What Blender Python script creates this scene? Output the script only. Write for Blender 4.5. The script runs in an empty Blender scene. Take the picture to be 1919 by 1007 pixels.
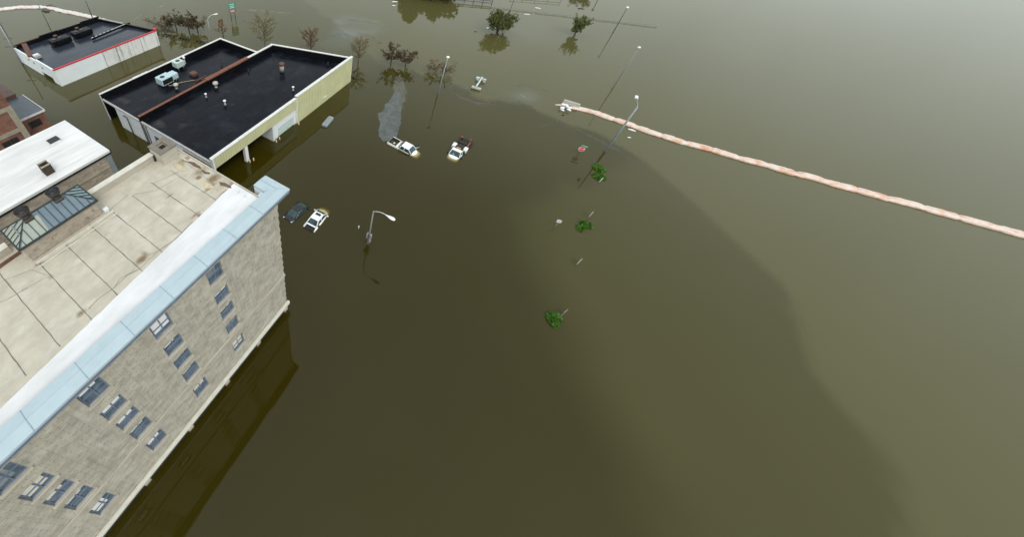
import bpy, math, random
from mathutils import Vector, Matrix, noise
import numpy as np
random.seed(7)
PI = math.pi
S = bpy.context.scene
COL = S.collection
# ------------------------------------------------------------------ camera
# world frame: X runs along the long sides of the buildings (north-east), Y to the north-west, Z up, flood level z = 0
CAM_H = 38.0
F_PX = 685.14            # focal length in photo pixels (photo file 1919 wide, picture fills its top left 1200 x 595)
PITCH = math.radians(42.48); ROLL = math.radians(1.284); YAW = math.radians(55.6)
CX, CY = 600.0, 297.5
_c, _s = math.cos(YAW), math.sin(YAW)
def _rot(v):             # turn a vector of the heading frame into the world frame
    return Vector((v[0]*_c + v[1]*_s, -v[0]*_s + v[1]*_c, v[2]))
_fw = _rot((0, math.cos(PITCH), -math.sin(PITCH)))
_up0 = _rot((0, math.sin(PITCH), math.cos(PITCH)))
_rt0 = _rot((1, 0, 0))
_rt = _rt0*math.cos(ROLL) + _up0*math.sin(ROLL)
_up = -_rt0*math.sin(ROLL) + _up0*math.cos(ROLL)
cam = bpy.data.cameras.new('camera'); camo = bpy.data.objects.new('camera', cam); COL.objects.link(camo)
camo.matrix_world = Matrix(((_rt.x, _up.x, -_fw.x, 0), (_rt.y, _up.y, -_fw.y, 0), (_rt.z, _up.z, -_fw.z, CAM_H), (0, 0, 0, 1)))
cam.sensor_fit = 'HORIZONTAL'; cam.sensor_width = 36; cam.lens = F_PX/1919*36
cam.shift_x = (959.5-CX)/1919; cam.shift_y = -(503.5-CY)/1919
cam.clip_start = 0.2; cam.clip_end = 6000
S.camera = camo
# ------------------------------------------------------------------ world and sun (overcast)
SUN_EL, SUN_AZ = math.radians(50), math.radians(212)
w = bpy.data.worlds.new('World'); S.world = w; w.use_nodes = True
nt = w.node_tree; nt.nodes.clear()
out = nt.nodes.new('ShaderNodeOutputWorld'); bg = nt.nodes.new('ShaderNodeBackground')
sky = nt.nodes.new('ShaderNodeTexSky'); sky.sky_type = 'NISHITA'; sky.sun_disc = False
sky.sun_elevation = SUN_EL; sky.sun_rotation = SUN_AZ; sky.air_density = 1.0; sky.dust_density = 3.0; sky.ozone_density = 1.0
tc = nt.nodes.new('ShaderNodeTexCoord'); nz = nt.nodes.new('ShaderNodeTexNoise')
nz.inputs['Scale'].default_value = 2.2; nz.inputs['Detail'].default_value = 5; nz.inputs['Roughness'].default_value = .55
ramp = nt.nodes.new('ShaderNodeValToRGB')
ramp.color_ramp.elements[0].position = .3; ramp.color_ramp.elements[0].color = (7.0, 7.6, 7.7, 1)
ramp.color_ramp.elements[1].position = .72; ramp.color_ramp.elements[1].color = (9.1, 9.8, 9.8, 1)
mx = nt.nodes.new('ShaderNodeMixRGB'); mx.inputs[0].default_value = .8
nt.links.new(tc.outputs['Generated'], nz.inputs['Vector']); nt.links.new(nz.outputs['Fac'], ramp.inputs['Fac'])
nt.links.new(sky.outputs[0], mx.inputs[1]); nt.links.new(ramp.outputs[0], mx.inputs[2])
nt.links.new(mx.outputs[0], bg.inputs['Color']); bg.inputs['Strength'].default_value = .1
nt.links.new(bg.outputs[0], out.inputs['Surface'])
sl = bpy.data.lights.new('sun', 'SUN'); sl.energy = 1.0; sl.angle = math.radians(25); sl.color = (1, .96, .9)
so = bpy.data.objects.new('sun', sl); COL.objects.link(so)
sd = Vector((math.cos(SUN_EL)*math.sin(SUN_AZ), math.cos(SUN_EL)*math.cos(SUN_AZ), math.sin(SUN_EL)))
so.rotation_euler = sd.to_track_quat('Z', 'Y').to_euler()
S.view_settings.view_transform = 'Standard'; S.view_settings.look = 'None'; S.view_settings.gamma = 1
S.view_settings.exposure = 0.5
S.cycles.transparent_max_bounces = 16
S.cycles.max_bounces = 8

# ------------------------------------------------------------------ placing helpers (points of the survey on a known plane)
def ray(px, py):
    return _rt*((px-CX)/F_PX) + _up*(-(py-CY)/F_PX) + _fw
def W(px, py, z=0.0):
    d = ray(px, py); t = (z-CAM_H)/d.z
    return Vector((d.x*t, d.y*t, z))
def on_y(px, py, Y):
    d = ray(px, py); t = Y/d.y
    return Vector((d.x*t, Y, CAM_H+d.z*t))

# ------------------------------------------------------------------ materials
def nodes_of(name):
    m = bpy.data.materials.new(name); m.use_nodes = True
    return m, m.node_tree, m.node_tree.nodes['Principled BSDF']
def mat(name, c, c2=None, rough=.7, metal=0., scale=3., bump=0., bscale=None, detail=6, spec=.5, stretch=(1, 1, 1), lo=.35, hi=.65):
    m, t, p = nodes_of(name)
    p.inputs['Roughness'].default_value = rough; p.inputs['Metallic'].default_value = metal
    p.inputs['Specular IOR Level'].default_value = spec
    tcn = t.nodes.new('ShaderNodeTexCoord'); mp = t.nodes.new('ShaderNodeMapping'); mp.inputs['Scale'].default_value = stretch
    geo = t.nodes.new('ShaderNodeNewGeometry')
    t.links.new(geo.outputs['Position'], mp.inputs['Vector'])
    if c2 is None: c2 = tuple(x*.82 for x in c)
    n = t.nodes.new('ShaderNodeTexNoise'); n.inputs['Scale'].default_value = scale; n.inputs['Detail'].default_value = detail
    n.inputs['Roughness'].default_value = .62
    r = t.nodes.new('ShaderNodeValToRGB'); r.color_ramp.elements[0].position = lo; r.color_ramp.elements[1].position = hi
    r.color_ramp.elements[0].color = (*c2, 1); r.color_ramp.elements[1].color = (*c, 1)
    t.links.new(mp.outputs[0], n.inputs['Vector']); t.links.new(n.outputs['Fac'], r.inputs['Fac'])
    t.links.new(r.outputs[0], p.inputs['Base Color'])
    if bump:
        b = t.nodes.new('ShaderNodeBump'); b.inputs['Strength'].default_value = bump; b.inputs['Distance'].default_value = .05
        n2 = t.nodes.new('ShaderNodeTexNoise'); n2.inputs['Scale'].default_value = bscale or scale*4; n2.inputs['Detail'].default_value = 4
        t.links.new(mp.outputs[0], n2.inputs['Vector']); t.links.new(n2.outputs['Fac'], b.inputs['Height']); t.links.new(b.outputs[0], p.inputs['Normal'])
    return m
def overlay(m, col, attr=None, lo=.45, hi=.6, scale=2., stretch=(1, 1, 1), amount=1., detail=8):
    """mix another pigment over a material's colour, by a noise mask or by a named attribute broken up with noise"""
    t = m.node_tree; p = t.nodes['Principled BSDF']; src = p.inputs['Base Color'].links[0].from_socket
    mixn = t.nodes.new('ShaderNodeMixRGB'); mixn.inputs[2].default_value = (*col, 1)
    geo = t.nodes.new('ShaderNodeNewGeometry'); mp = t.nodes.new('ShaderNodeMapping'); mp.inputs['Scale'].default_value = stretch
    n = t.nodes.new('ShaderNodeTexNoise'); n.inputs['Scale'].default_value = scale; n.inputs['Detail'].default_value = detail; n.inputs['Roughness'].default_value = .65
    t.links.new(geo.outputs['Position'], mp.inputs['Vector']); t.links.new(mp.outputs[0], n.inputs['Vector'])
    mr = t.nodes.new('ShaderNodeMapRange'); mr.inputs['From Min'].default_value = lo; mr.inputs['From Max'].default_value = hi
    mr.inputs['To Max'].default_value = amount
    if attr:
        at = t.nodes.new('ShaderNodeAttribute'); at.attribute_name = attr
        ad = t.nodes.new('ShaderNodeMath'); ad.operation = 'ADD'
        sb = t.nodes.new('ShaderNodeMath'); sb.operation = 'MULTIPLY_ADD'; sb.inputs[1].default_value = .9; sb.inputs[2].default_value = -.45
        t.links.new(n.outputs['Fac'], sb.inputs[0]); t.links.new(sb.outputs[0], ad.inputs[0]); t.links.new(at.outputs['Fac'], ad.inputs[1])
        t.links.new(ad.outputs[0], mr.inputs['Value'])
    else:
        t.links.new(n.outputs['Fac'], mr.inputs['Value'])
    t.links.new(mr.outputs[0], mixn.inputs[0]); t.links.new(src, mixn.inputs[1]); t.links.new(mixn.outputs[0], p.inputs['Base Color'])
    return m
def brick_mat(name, c1, c2, mortar, bw=.24, bh=.085, rough=.85, msize=.012, rot=None, bump=.3, var=None):
    """bricks on walls: runs along X+Y and up Z"""
    m, t, p = nodes_of(name); p.inputs['Roughness'].default_value = rough
    geo = t.nodes.new('ShaderNodeNewGeometry'); sep = t.nodes.new('ShaderNodeSeparateXYZ'); add = t.nodes.new('ShaderNodeMath'); add.operation = 'ADD'
    comb = t.nodes.new('ShaderNodeCombineXYZ')
    t.links.new(geo.outputs['Position'], sep.inputs[0]); t.links.new(sep.outputs[0], add.inputs[0]); t.links.new(sep.outputs[1], add.inputs[1])
    t.links.new(add.outputs[0], comb.inputs[0]); t.links.new(sep.outputs[2], comb.inputs[1])
    b = t.nodes.new('ShaderNodeTexBrick'); b.inputs['Scale'].default_value = 1; b.inputs['Brick Width'].default_value = bw; b.inputs['Row Height'].default_value = bh
    b.inputs['Mortar Size'].default_value = msize; b.inputs['Color1'].default_value = (*c1, 1); b.inputs['Color2'].default_value = (*c2, 1); b.inputs['Mortar'].default_value = (*mortar, 1)
    t.links.new(comb.outputs[0], b.inputs['Vector'])
    n = t.nodes.new('ShaderNodeTexNoise'); n.inputs['Scale'].default_value = 1.4; n.inputs['Detail'].default_value = 8; n.inputs['Roughness'].default_value = .7
    mr = t.nodes.new('ShaderNodeMapRange'); mr.inputs['From Min'].default_value = .3; mr.inputs['From Max'].default_value = .7; mr.inputs['To Min'].default_value = .68; mr.inputs['To Max'].default_value = 1.18
    mul = t.nodes.new('ShaderNodeMixRGB'); mul.blend_type = 'MULTIPLY'; mul.inputs[0].default_value = 1
    t.links.new(geo.outputs['Position'], n.inputs['Vector']); t.links.new(n.outputs['Fac'], mr.inputs['Value'])
    t.links.new(b.outputs['Color'], mul.inputs[1]); t.links.new(mr.outputs[0], mul.inputs[2]); t.links.new(mul.outputs[0], p.inputs['Base Color'])
    bp = t.nodes.new('ShaderNodeBump'); bp.inputs['Strength'].default_value = bump; bp.inputs['Distance'].default_value = .02; bp.invert = True
    t.links.new(b.outputs['Fac'], bp.inputs['Height']); t.links.new(bp.outputs[0], p.inputs['Normal'])
    return m

M = {}
M['concrete'] = mat('concrete_roof', (.515, .475, .39), (.42, .385, .31), rough=.85, scale=.9, bump=.15, bscale=9)
overlay(M['concrete'], (.36, .33, .26), lo=.5, hi=.75, scale=3.2, stretch=(.35, 1.2, 1), amount=.55)
overlay(M['concrete'], (.60, .58, .52), lo=.55, hi=.72, scale=1.1, stretch=(.5, 1, 1), amount=.6)
overlay(M['concrete'], (.17, .105, .045), attr='rust', lo=.25, hi=.85, scale=3.6, amount=.9)
M['peeled'] = mat('peeled_brown_patch', (.15, .10, .065), (.10, .065, .045), rough=.9, scale=5)
M['cream'] = mat('cream_patch', (.58, .50, .33), (.45, .38, .26), rough=.9, scale=4)
M['white_coat'] = mat('white_roof_coating', (.72, .72, .73), (.58, .58, .58), rough=.6, scale=.8, bump=.1, stretch=(.4, 1, 1))
overlay(M['white_coat'], (.45, .40, .33), attr='rust', lo=.5, hi=1.0, scale=3, amount=.8)
M['white_coat_rolled'] = mat('white_rolled_roof', (.72, .72, .71), (.56, .56, .55), rough=.7, scale=.7, stretch=(.25, 1.6, 1), bump=.1)
overlay(M['white_coat_rolled'], (.42, .36, .29), lo=.66, hi=.8, scale=.9, amount=.55)
M['tar'] = mat('tar_joint', (.10, .085, .07), (.20, .17, .14), rough=.8, scale=6)
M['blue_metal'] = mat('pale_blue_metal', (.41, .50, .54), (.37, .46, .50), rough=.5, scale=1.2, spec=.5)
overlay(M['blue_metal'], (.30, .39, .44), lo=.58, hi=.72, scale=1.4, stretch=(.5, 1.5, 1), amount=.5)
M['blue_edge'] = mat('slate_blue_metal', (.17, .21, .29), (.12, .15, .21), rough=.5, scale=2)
M['seam'] = mat('metal_seam', (.25, .33, .40), (.2, .27, .33), rough=.6)
M['parapet'] = mat('parapet_render', (.47, .44, .37), (.36, .33, .27), rough=.9, scale=1.3, stretch=(.4, 1, 2))
M['parapet_cap'] = mat('parapet_cap', (.62, .60, .52), (.52, .50, .43), rough=.8, scale=2)
M['buff_brick'] = brick_mat('painted_buff_brick', (.455, .425, .345), (.385, .358, .29), (.28, .26, .215), .62, .27, msize=.014)
overlay(M['buff_brick'], (.19, .18, .19), lo=.55, hi=.7, scale=1.5, stretch=(.7, 1, 1.5), amount=.55, detail=12)
overlay(M['buff_brick'], (.50, .47, .39), lo=.54, hi=.7, scale=.9, stretch=(1, 1, .8), amount=.7)
overlay(M['buff_brick'], (.52, .51, .46), lo=.55, hi=.7, scale=1.2, stretch=(2.2, 1, .25), amount=.45)
overlay(M['buff_brick'], (.17, .16, .13), lo=.6, hi=.74, scale=.9, stretch=(2.4, 1, .2), amount=.5)
M['brown_wall'] = brick_mat('brown_stone_wall', (.40, .345, .275), (.33, .28, .22), (.28, .24, .19), .6, .24)
overlay(M['brown_wall'], (.12, .10, .08), lo=.58, hi=.68, scale=1.8, amount=.7)
M['red_brick'] = brick_mat('red_brick', (.26, .085, .045), (.17, .06, .038), (.27, .2, .16), .24, .085, msize=.010)
overlay(M['red_brick'], (.10, .045, .032), lo=.5, hi=.7, scale=.8, amount=.8)
M['stone_dark'] = mat('brownish_cap_stone', (.20, .175, .145), (.15, .13, .105), rough=.9, scale=3)
M['band'] = mat('concrete_band', (.36, .32, .25), (.27, .24, .185), rough=.9, scale=2)
M['dark_roof'] = mat('wet_black_roof', (.007, .008, .0125), (.0035, .004, .0065), rough=.22, scale=.6, bump=.35, bscale=1.6, spec=.09, stretch=(.6, 1, 1))
overlay(M['dark_roof'], (.020, .025, .035), lo=.5, hi=.7, scale=.3, amount=.7)  # sheen of the wet roof painted in as paler bluish patches
overlay(M['dark_roof'], (.07, .06, .055), attr='dust', lo=.5, hi=1.1, scale=.9, amount=.8)
overlay(M['dark_roof'], (.004, .004, .005), lo=.66, hi=.72, scale=1.3, stretch=(1, .7, 1), amount=.9)
M['shop_roof'] = mat('wet_black_roof_sky_paled', (.030, .037, .052), (.018, .023, .033), rough=.2, scale=.5, bump=.35, bscale=1.6, spec=.2, stretch=(.5, 1, 1))  # black roof coloured paler and bluer for the sky's reflection
overlay(M['shop_roof'], (.10, .09, .085), attr='dust', lo=.5, hi=1.1, scale=.9, amount=.8)
overlay(M['shop_roof'], (.006, .006, .008), lo=.64, hi=.7, scale=1.0, stretch=(1, .7, 1), amount=.9)
M['black_face'] = mat('black_flashing', (.009, .009, .011), (.004, .004, .005), rough=.4, scale=1.5, spec=.15)
M['grey_roof'] = mat('grey_slate_roof', (.09, .11, .13), (.06, .075, .095), rough=.4, scale=1.3)
M['brown_roof'] = mat('brown_roof', (.16, .10, .085), (.10, .07, .06), rough=.8, scale=1)
M['coping'] = mat('white_coping', (.72, .72, .70), (.58, .58, .56), rough=.5, scale=2)
M['coping_g'] = mat('grey_coping', (.40, .40, .38), (.28, .28, .27), rough=.6, scale=3)
M['clay'] = mat('red_clay_coping', (.23, .085, .048), (.12, .05, .03), rough=.7, scale=3)
M['dark_brown'] = mat('dark_brown_brick', (.06, .045, .032), (.035, .026, .02), rough=.9, scale=4)
M['rust'] = mat('rusty_metal', (.15, .065, .04), (.08, .04, .03), rough=.8, scale=5)
M['white_wall'] = mat('white_painted_block', (.66, .70, .73), (.55, .60, .63), rough=.7, scale=.8, bump=.1)
overlay(M['white_wall'], (.30, .31, .30), lo=.62, hi=.8, scale=1.2, stretch=(2, 2, .3), amount=.6)
M['clean_white'] = mat('clean_white_panel', (.80, .86, .87), (.74, .80, .81), rough=.55, scale=.7)
M['dirty_white'] = mat('streaked_white_block', (.76, .77, .74), (.66, .67, .64), rough=.75, scale=1)
overlay(M['dirty_white'], (.09, .10, .09), lo=.52, hi=.66, scale=.8, stretch=(1.6, 1.6, .12), amount=.75)
M['red_trim'] = mat('red_trim', (.62, .03, .045), (.5, .025, .035), rough=.45)
M['clean_trim'] = mat('white_frame', (.75, .76, .76), (.66, .67, .67), rough=.5)
M['black'] = mat('black_paint', (.012, .012, .013), (.008, .008, .008), rough=.45)
M['opening'] = mat('dark_interior', (.02, .017, .014), (.012, .011, .01), rough=.9)  # near-black colour standing in for the shade inside bays and flues
M['galv'] = mat('galvanised_steel', (.30, .34, .36), (.24, .27, .29), rough=.45, metal=.3, scale=4)
M['lamp_grey'] = mat('weathered_lamp_pole', (.26, .25, .24), (.2, .19, .18), rough=.6, scale=3)
M['dark_pole'] = mat('dark_pole', (.06, .065, .065), (.04, .04, .04), rough=.6)
M['wood_pole'] = mat('weathered_wood_pole', (.13, .115, .09), (.08, .07, .055), rough=.9, scale=5)
M['white_metal'] = mat('white_enamel', (.80, .82, .82), (.74, .76, .76), rough=.35)
M['ac_blue'] = mat('pale_blue_grey_casing', (.44, .58, .62), (.36, .49, .53), rough=.5, scale=2)
M['ac_green'] = mat('pale_green_casing', (.50, .60, .56), (.42, .52, .48), rough=.5, scale=2)
M['vent_cream'] = mat('cream_vent_metal', (.50, .49, .43), (.36, .35, .3), rough=.5, scale=6)
M['vent_dark'] = mat('tarnished_ventilator_metal', (.10, .085, .07), (.045, .038, .032), rough=.5, metal=.4, scale=4)
M['glazing_bar'] = mat('glazing_bar', (.03, .04, .04), (.02, .025, .025), rough=.5)
M['tyre'] = mat('tyre_rubber', (.02, .02, .02), rough=.8)
M['white_paint'] = mat('white_car_paint', (.82, .83, .85), (.78, .79, .81), rough=.22)
M['black_paint'] = mat('black_car_paint', (.016, .018, .024), (.012, .013, .018), rough=.2)
M['chrome'] = mat('bright_trim', (.7, .7, .7), rough=.25, metal=.8)
M['bed'] = mat('bed_liner', (.055, .055, .065), (.035, .035, .042), rough=.7, scale=5)
M['orange'] = mat('orange_plastic', (.50, .11, .045), (.10, .04, .03), rough=.5)
M['red_plastic'] = mat('red_plastic', (.5, .06, .04), (.35, .04, .03), rough=.5)
M['dull_red'] = mat('dull_red_steel', (.22, .04, .035), (.12, .03, .028), rough=.6, scale=8)
M['amber'] = mat('amber_plastic', (.75, .42, .03), (.6, .32, .03), rough=.4)
M['yellow_post'] = mat('yellow_post', (.60, .48, .22), (.42, .32, .15), rough=.7)
M['sign_green'] = mat('green_sign_face', (.012, .30, .20), (.012, .25, .17), rough=.4)
M['sign_red'] = mat('red_sign_face', (.55, .02, .03), (.48, .02, .03), rough=.4)
M['sign_rust'] = mat('brick_red_sign_face', (.35, .06, .04), (.28, .05, .04), rough=.5)
M['sign_white'] = mat('white_sign_face', (.78, .78, .76), (.7, .7, .68), rough=.4)
M['bark'] = mat('bark', (.062, .044, .028), (.036, .026, .017), rough=.9, scale=9)
M['bark_pale'] = mat('pale_twigs', (.15, .13, .06), (.09, .075, .035), rough=.9, scale=2)
M['bark_grey'] = mat('grey_twigs', (.12, .095, .065), (.08, .06, .04), rough=.9, scale=2)
M['bark_rust'] = mat('rusty_twigs', (.12, .055, .03), (.08, .04, .025), rough=.9, scale=2)
def leaf(name, c, c2): return mat(name, c, c2, rough=.6, scale=1.6, detail=3, lo=.4, hi=.6, spec=.2)
M['leaf_brown'] = leaf('withered_brown_leaves', (.115, .078, .040), (.05, .035, .02))
M['leaf_olivebrown'] = leaf('olive_brown_leaves', (.082, .068, .028), (.036, .03, .015))
M['leaf_tan'] = leaf('tan_leaves', (.22, .15, .075), (.14, .09, .055))
M['leaf_straw'] = leaf('straw_green_leaves', (.22, .21, .09), (.13, .125, .05))
M['leaf_rust'] = leaf('rust_orange_leaves', (.25, .09, .045), (.15, .055, .03))
M['leaf_green'] = leaf('mid_green_leaves', (.135, .145, .035), (.04, .055, .016))
M['leaf_green2'] = leaf('yellow_green_leaves', (.15, .17, .045), (.06, .09, .02))
M['leaf_bright'] = leaf('bright_green_leaves', (.105, .24, .025), (.035, .10, .012))
M['leaf_dark'] = leaf('dark_olive_leaves', (.07, .066, .016), (.035, .034, .01))

# yellow ribbed cladding: rib shade painted as darker stripes on a flat face
m, t, p = nodes_of('yellow_ribbed_cladding'); M['yellow'] = m
p.inputs['Roughness'].default_value = .5
geo = t.nodes.new('ShaderNodeNewGeometry'); sep = t.nodes.new('ShaderNodeSeparateXYZ'); t.links.new(geo.outputs['Position'], sep.inputs[0])
mm = t.nodes.new('ShaderNodeMath'); mm.operation = 'MULTIPLY'; mm.inputs[1].default_value = 1/.46; t.links.new(sep.outputs[0], mm.inputs[0])
fr = t.nodes.new('ShaderNodeMath'); fr.operation = 'FRACT'; t.links.new(mm.outputs[0], fr.inputs[0])
rp = t.nodes.new('ShaderNodeValToRGB'); rp.color_ramp.elements[0].color = (.40, .40, .215, 1); rp.color_ramp.elements[0].position = .1
rp.color_ramp.elements[1].color = (.525, .525, .305, 1); rp.color_ramp.elements[1].position = .3
t.links.new(fr.outputs[0], rp.inputs['Fac'])
n = t.nodes.new('ShaderNodeTexNoise'); n.inputs['Scale'].default_value = .5; t.links.new(geo.outputs['Position'], n.inputs['Vector'])
mr = t.nodes.new('ShaderNodeMapRange'); mr.inputs['To Min'].default_value = .8; mr.inputs['To Max'].default_value = 1.15
t.links.new(n.outputs['Fac'], mr.inputs['Value'])
mu = t.nodes.new('ShaderNodeMixRGB'); mu.blend_type = 'MULTIPLY'; mu.inputs[0].default_value = 1
t.links.new(rp.outputs[0], mu.inputs[1]); t.links.new(mr.outputs[0], mu.inputs[2]); t.links.new(mu.outputs[0], p.inputs['Base Color'])

def glass_mat(name, col, rough=.08, alpha=1., c2=None, scale=1.):
    m = mat(name, col, c2 or tuple(x*.6 for x in col), rough=rough, scale=scale)
    m.node_tree.nodes['Principled BSDF'].inputs['Alpha'].default_value = alpha
    return m
M['window_glass'] = glass_mat('window_glass', (.12, .17, .22), .05, 1, (.05, .08, .11), 2)
M['car_glass'] = glass_mat('car_glass', (.035, .075, .072), .04, 1, (.02, .045, .045), 2)
M['sky_glass'] = glass_mat('dusty_blue_glass', (.17, .23, .27), .25, .88, (.13, .18, .22), .9)
M['sky_glass_teal'] = glass_mat('dusty_teal_glass', (.20, .29, .29), .25, .9, (.16, .24, .25), .9)
M['sky_glass_pale'] = glass_mat('chalky_glass', (.34, .38, .33), .35, .95, (.26, .30, .27), .9)
overlay(M['sky_glass_pale'], (.36, .29, .17), lo=.52, hi=.7, scale=1.3, amount=.7)

# barrier plastic
M['barrier'] = mat('wrinkled_white_pink_plastic', (.66, .62, .60), (.60, .46, .42), rough=.45, scale=1.3, bump=.6, bscale=4, lo=.3, hi=.55)
overlay(M['barrier'], (.62, .24, .16), lo=.63, hi=.74, scale=.45, amount=.4)
M['barrier_orange'] = None or mat('orange_white_plastic', (.66, .56, .50), (.62, .40, .29), rough=.45, scale=1.0, bump=.6, bscale=4, lo=.38, hi=.58)
overlay(M['barrier_orange'], (.60, .17, .06), lo=.56, hi=.66, scale=.8, amount=.75, stretch=(1.5, .6, 1))

# ------------------------------------------------------------------ mesh builder
class MB:
    def __init__(s): s.v = []; s.f = []; s.mi = []; s.sm = []; s.cur = 0; s.at = {}
    def slot(s, i): s.cur = i; return s
    def add(s, vs, fs, smooth=False):
        o = len(s.v); s.v += [tuple(v) for v in vs]
        for f in fs: s.f.append(tuple(i+o for i in f)); s.mi.append(s.cur); s.sm.append(smooth)
        return s
    def box(s, x0, x1, y0, y1, z0, z1, bev=0.):
        if x0 > x1: x0, x1 = x1, x0
        if y0 > y1: y0, y1 = y1, y0
        if bev:
            b = min(bev, (x1-x0)/2.1, (y1-y0)/2.1, (z1-z0)/2.1)
            P = [[(x0+b, y0, ), (x1-b, y0), (x1, y0+b), (x1, y1-b), (x1-b, y1), (x0+b, y1), (x0, y1-b), (x0, y0+b)]][0]
            Q = [(x0+b, y0+b), (x1-b, y0+b), (x1-b, y0+b), (x1-b, y1-b), (x1-b, y1-b), (x0+b, y1-b), (x0+b, y1-b), (x0+b, y0+b)]
            vs = [(x, y, z0) for x, y in P]+[(x, y, z1-b) for x, y in P]+[(x, y, z1) for x, y in Q]
            fs = [tuple(range(7, -1, -1))]+[(i, (i+1) % 8, 8+(i+1) % 8, 8+i) for i in range(8)]+[(8+i, 8+(i+1) % 8, 16+(i+1) % 8, 16+i) for i in range(8)]+[tuple(range(16, 24))]
            return s.add(vs, fs)
        vs = [(x0, y0, z0), (x1, y0, z0), (x1, y1, z0), (x0, y1, z0), (x0, y0, z1), (x1, y0, z1), (x1, y1, z1), (x0, y1, z1)]
        return s.add(vs, [(3, 2, 1, 0), (4, 5, 6, 7), (0, 1, 5, 4), (1, 2, 6, 5), (2, 3, 7, 6), (3, 0, 4, 7)])
    def prism(s, poly, z0, z1):
        n = len(poly)
        g = lambda z, i: z[i] if isinstance(z, (list, tuple)) else z
        vs = [(x, y, g(z0, i)) for i, (x, y) in enumerate(poly)]+[(x, y, g(z1, i)) for i, (x, y) in enumerate(poly)]
        return s.add(vs, [tuple(range(n-1, -1, -1)), tuple(range(n, 2*n))]+[(i, (i+1) % n, n+(i+1) % n, n+i) for i in range(n)])
    def tube(s, pts, rad, n=8, smooth=True, caps=True):
        pts = [Vector(q) for q in pts]
        if not isinstance(rad, (list, tuple)): rad = [rad]*len(pts)
        rings = []; ref = None
        for i, q in enumerate(pts):
            d = (pts[min(i+1, len(pts)-1)]-pts[max(i-1, 0)]).normalized()
            if ref is None: ref = Vector((0, 0, 1)) if abs(d.z) < .9 else Vector((1, 0, 0))
            a = d.cross(ref).normalized(); b = d.cross(a).normalized(); ref = -b if False else ref
            rings.append([q+(a*math.cos(2*PI*k/n)+b*math.sin(2*PI*k/n))*rad[i] for k in range(n)])
        vs = [v for r in rings for v in r]
        fs = [(i*n+k, i*n+(k+1) % n, (i+1)*n+(k+1) % n, (i+1)*n+k) for i in range(len(pts)-1) for k in range(n)]
        if caps: fs += [tuple(range(n-1, -1, -1)), tuple((len(pts)-1)*n+k for k in range(n))]
        return s.add(vs, fs, smooth)
    def lathe(s, c, prof, n=16, smooth=True):
        vs = [(c[0]+r*math.cos(2*PI*k/n), c[1]+r*math.sin(2*PI*k/n), c[2]+z) for r, z in prof for k in range(n)]
        fs = [(i*n+k, i*n+(k+1) % n, (i+1)*n+(k+1) % n, (i+1)*n+k) for i in range(len(prof)-1) for k in range(n)]
        fs += [tuple(range(n-1, -1, -1)), tuple((len(prof)-1)*n+k for k in range(n))]
        return s.add(vs, fs, smooth)
    def beam(s, a, b, w, h):
        a, b = Vector(a), Vector(b); d = (b-a).normalized(); up = Vector((0, 0, 1)) if abs(d.z) < .95 else Vector((1, 0, 0))
        sx = d.cross(up).normalized()*w/2; u = sx.cross(d).normalized()*h/2
        vs = [q+e*sx+g*u for q in (a, b) for e, g in ((-1, -1), (1, -1), (1, 1), (-1, 1))]
        return s.add(vs, [(3, 2, 1, 0), (4, 5, 6, 7), (0, 1, 5, 4), (1, 2, 6, 5), (2, 3, 7, 6), (3, 0, 4, 7)])
    def build(s, name, mats, parent=None, base=None, smooth=None):
        me = bpy.data.meshes.new(name)
        if base is None: base = BASE if parent is not None else Vector((0, 0, 0))
        bx, by, bz = base
        me.from_pydata([(x-bx, y-by, z-bz) for x, y, z in s.v], [], s.f)
        if not isinstance(mats, (list, tuple)): mats = [mats]
        for q in mats: me.materials.append(M[q] if isinstance(q, str) else q)
        me.polygons.foreach_set('material_index', s.mi)
        me.polygons.foreach_set('use_smooth', s.sm if smooth is None else [smooth]*len(s.f))
        for k, vals in s.at.items():
            a = me.attributes.new(k, 'FLOAT', 'POINT'); a.data.foreach_set('value', vals)
        me.update()
        o = bpy.data.objects.new(name, me); COL.objects.link(o)
        if parent is not None: o.parent = parent
        else: o.location = base
        return o
BASE = Vector((0, 0, 0))
def tag(o, label, cat, group=None, kind=None):
    if label: o['label'] = label
    if cat: o['category'] = cat
    if group: o['group'] = group
    if kind: o['kind'] = kind
    return o
def thing(name, label, cat, loc=(0, 0, 0), rz=0, group=None):
    global BASE
    o = bpy.data.objects.new(name, None); o.empty_display_size = .3; COL.objects.link(o); o.location = loc; o.rotation_euler = (0, 0, rz)
    BASE = Vector(loc) if rz == 0 else Vector((0, 0, 0))
    return tag(o, label, cat, group)
def local(): global BASE; BASE = Vector((0, 0, 0))
def dup(root, loc, rz=None, label=None):
    mp = {}
    def cp(o, par):
        c = o.copy(); COL.objects.link(c); c.parent = par
        for ch in list(o.children): cp(ch, c)
        return c
    r = cp(root, None); r.location = loc
    if rz is not None: r.rotation_euler = (0, 0, rz)
    if label: r['label'] = label
    return r
def grid(mb, xs, ys, zf, clip=None):
    o = len(mb.v); nx, ny = len(xs), len(ys)
    for y in ys:
        for x in xs: mb.v.append((x, y, zf(x, y) if callable(zf) else zf))
    for j in range(ny-1):
        for i in range(nx-1):
            if clip and not clip((xs[i]+xs[i+1])/2, (ys[j]+ys[j+1])/2): continue
            mb.f.append((o+j*nx+i, o+j*nx+i+1, o+(j+1)*nx+i+1, o+(j+1)*nx+i)); mb.mi.append(mb.cur); mb.sm.append(False)
    return mb
def fr(a, b, n): return [a+(b-a)*i/n for i in range(n+1)]
def seg_d(x, y, a, b):
    dx, dy = b[0]-a[0], b[1]-a[1]; L = dx*dx+dy*dy or 1e-9
    t = max(0, min(1, ((x-a[0])*dx+(y-a[1])*dy)/L)); return math.hypot(x-a[0]-t*dx, y-a[1]-t*dy)
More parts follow.
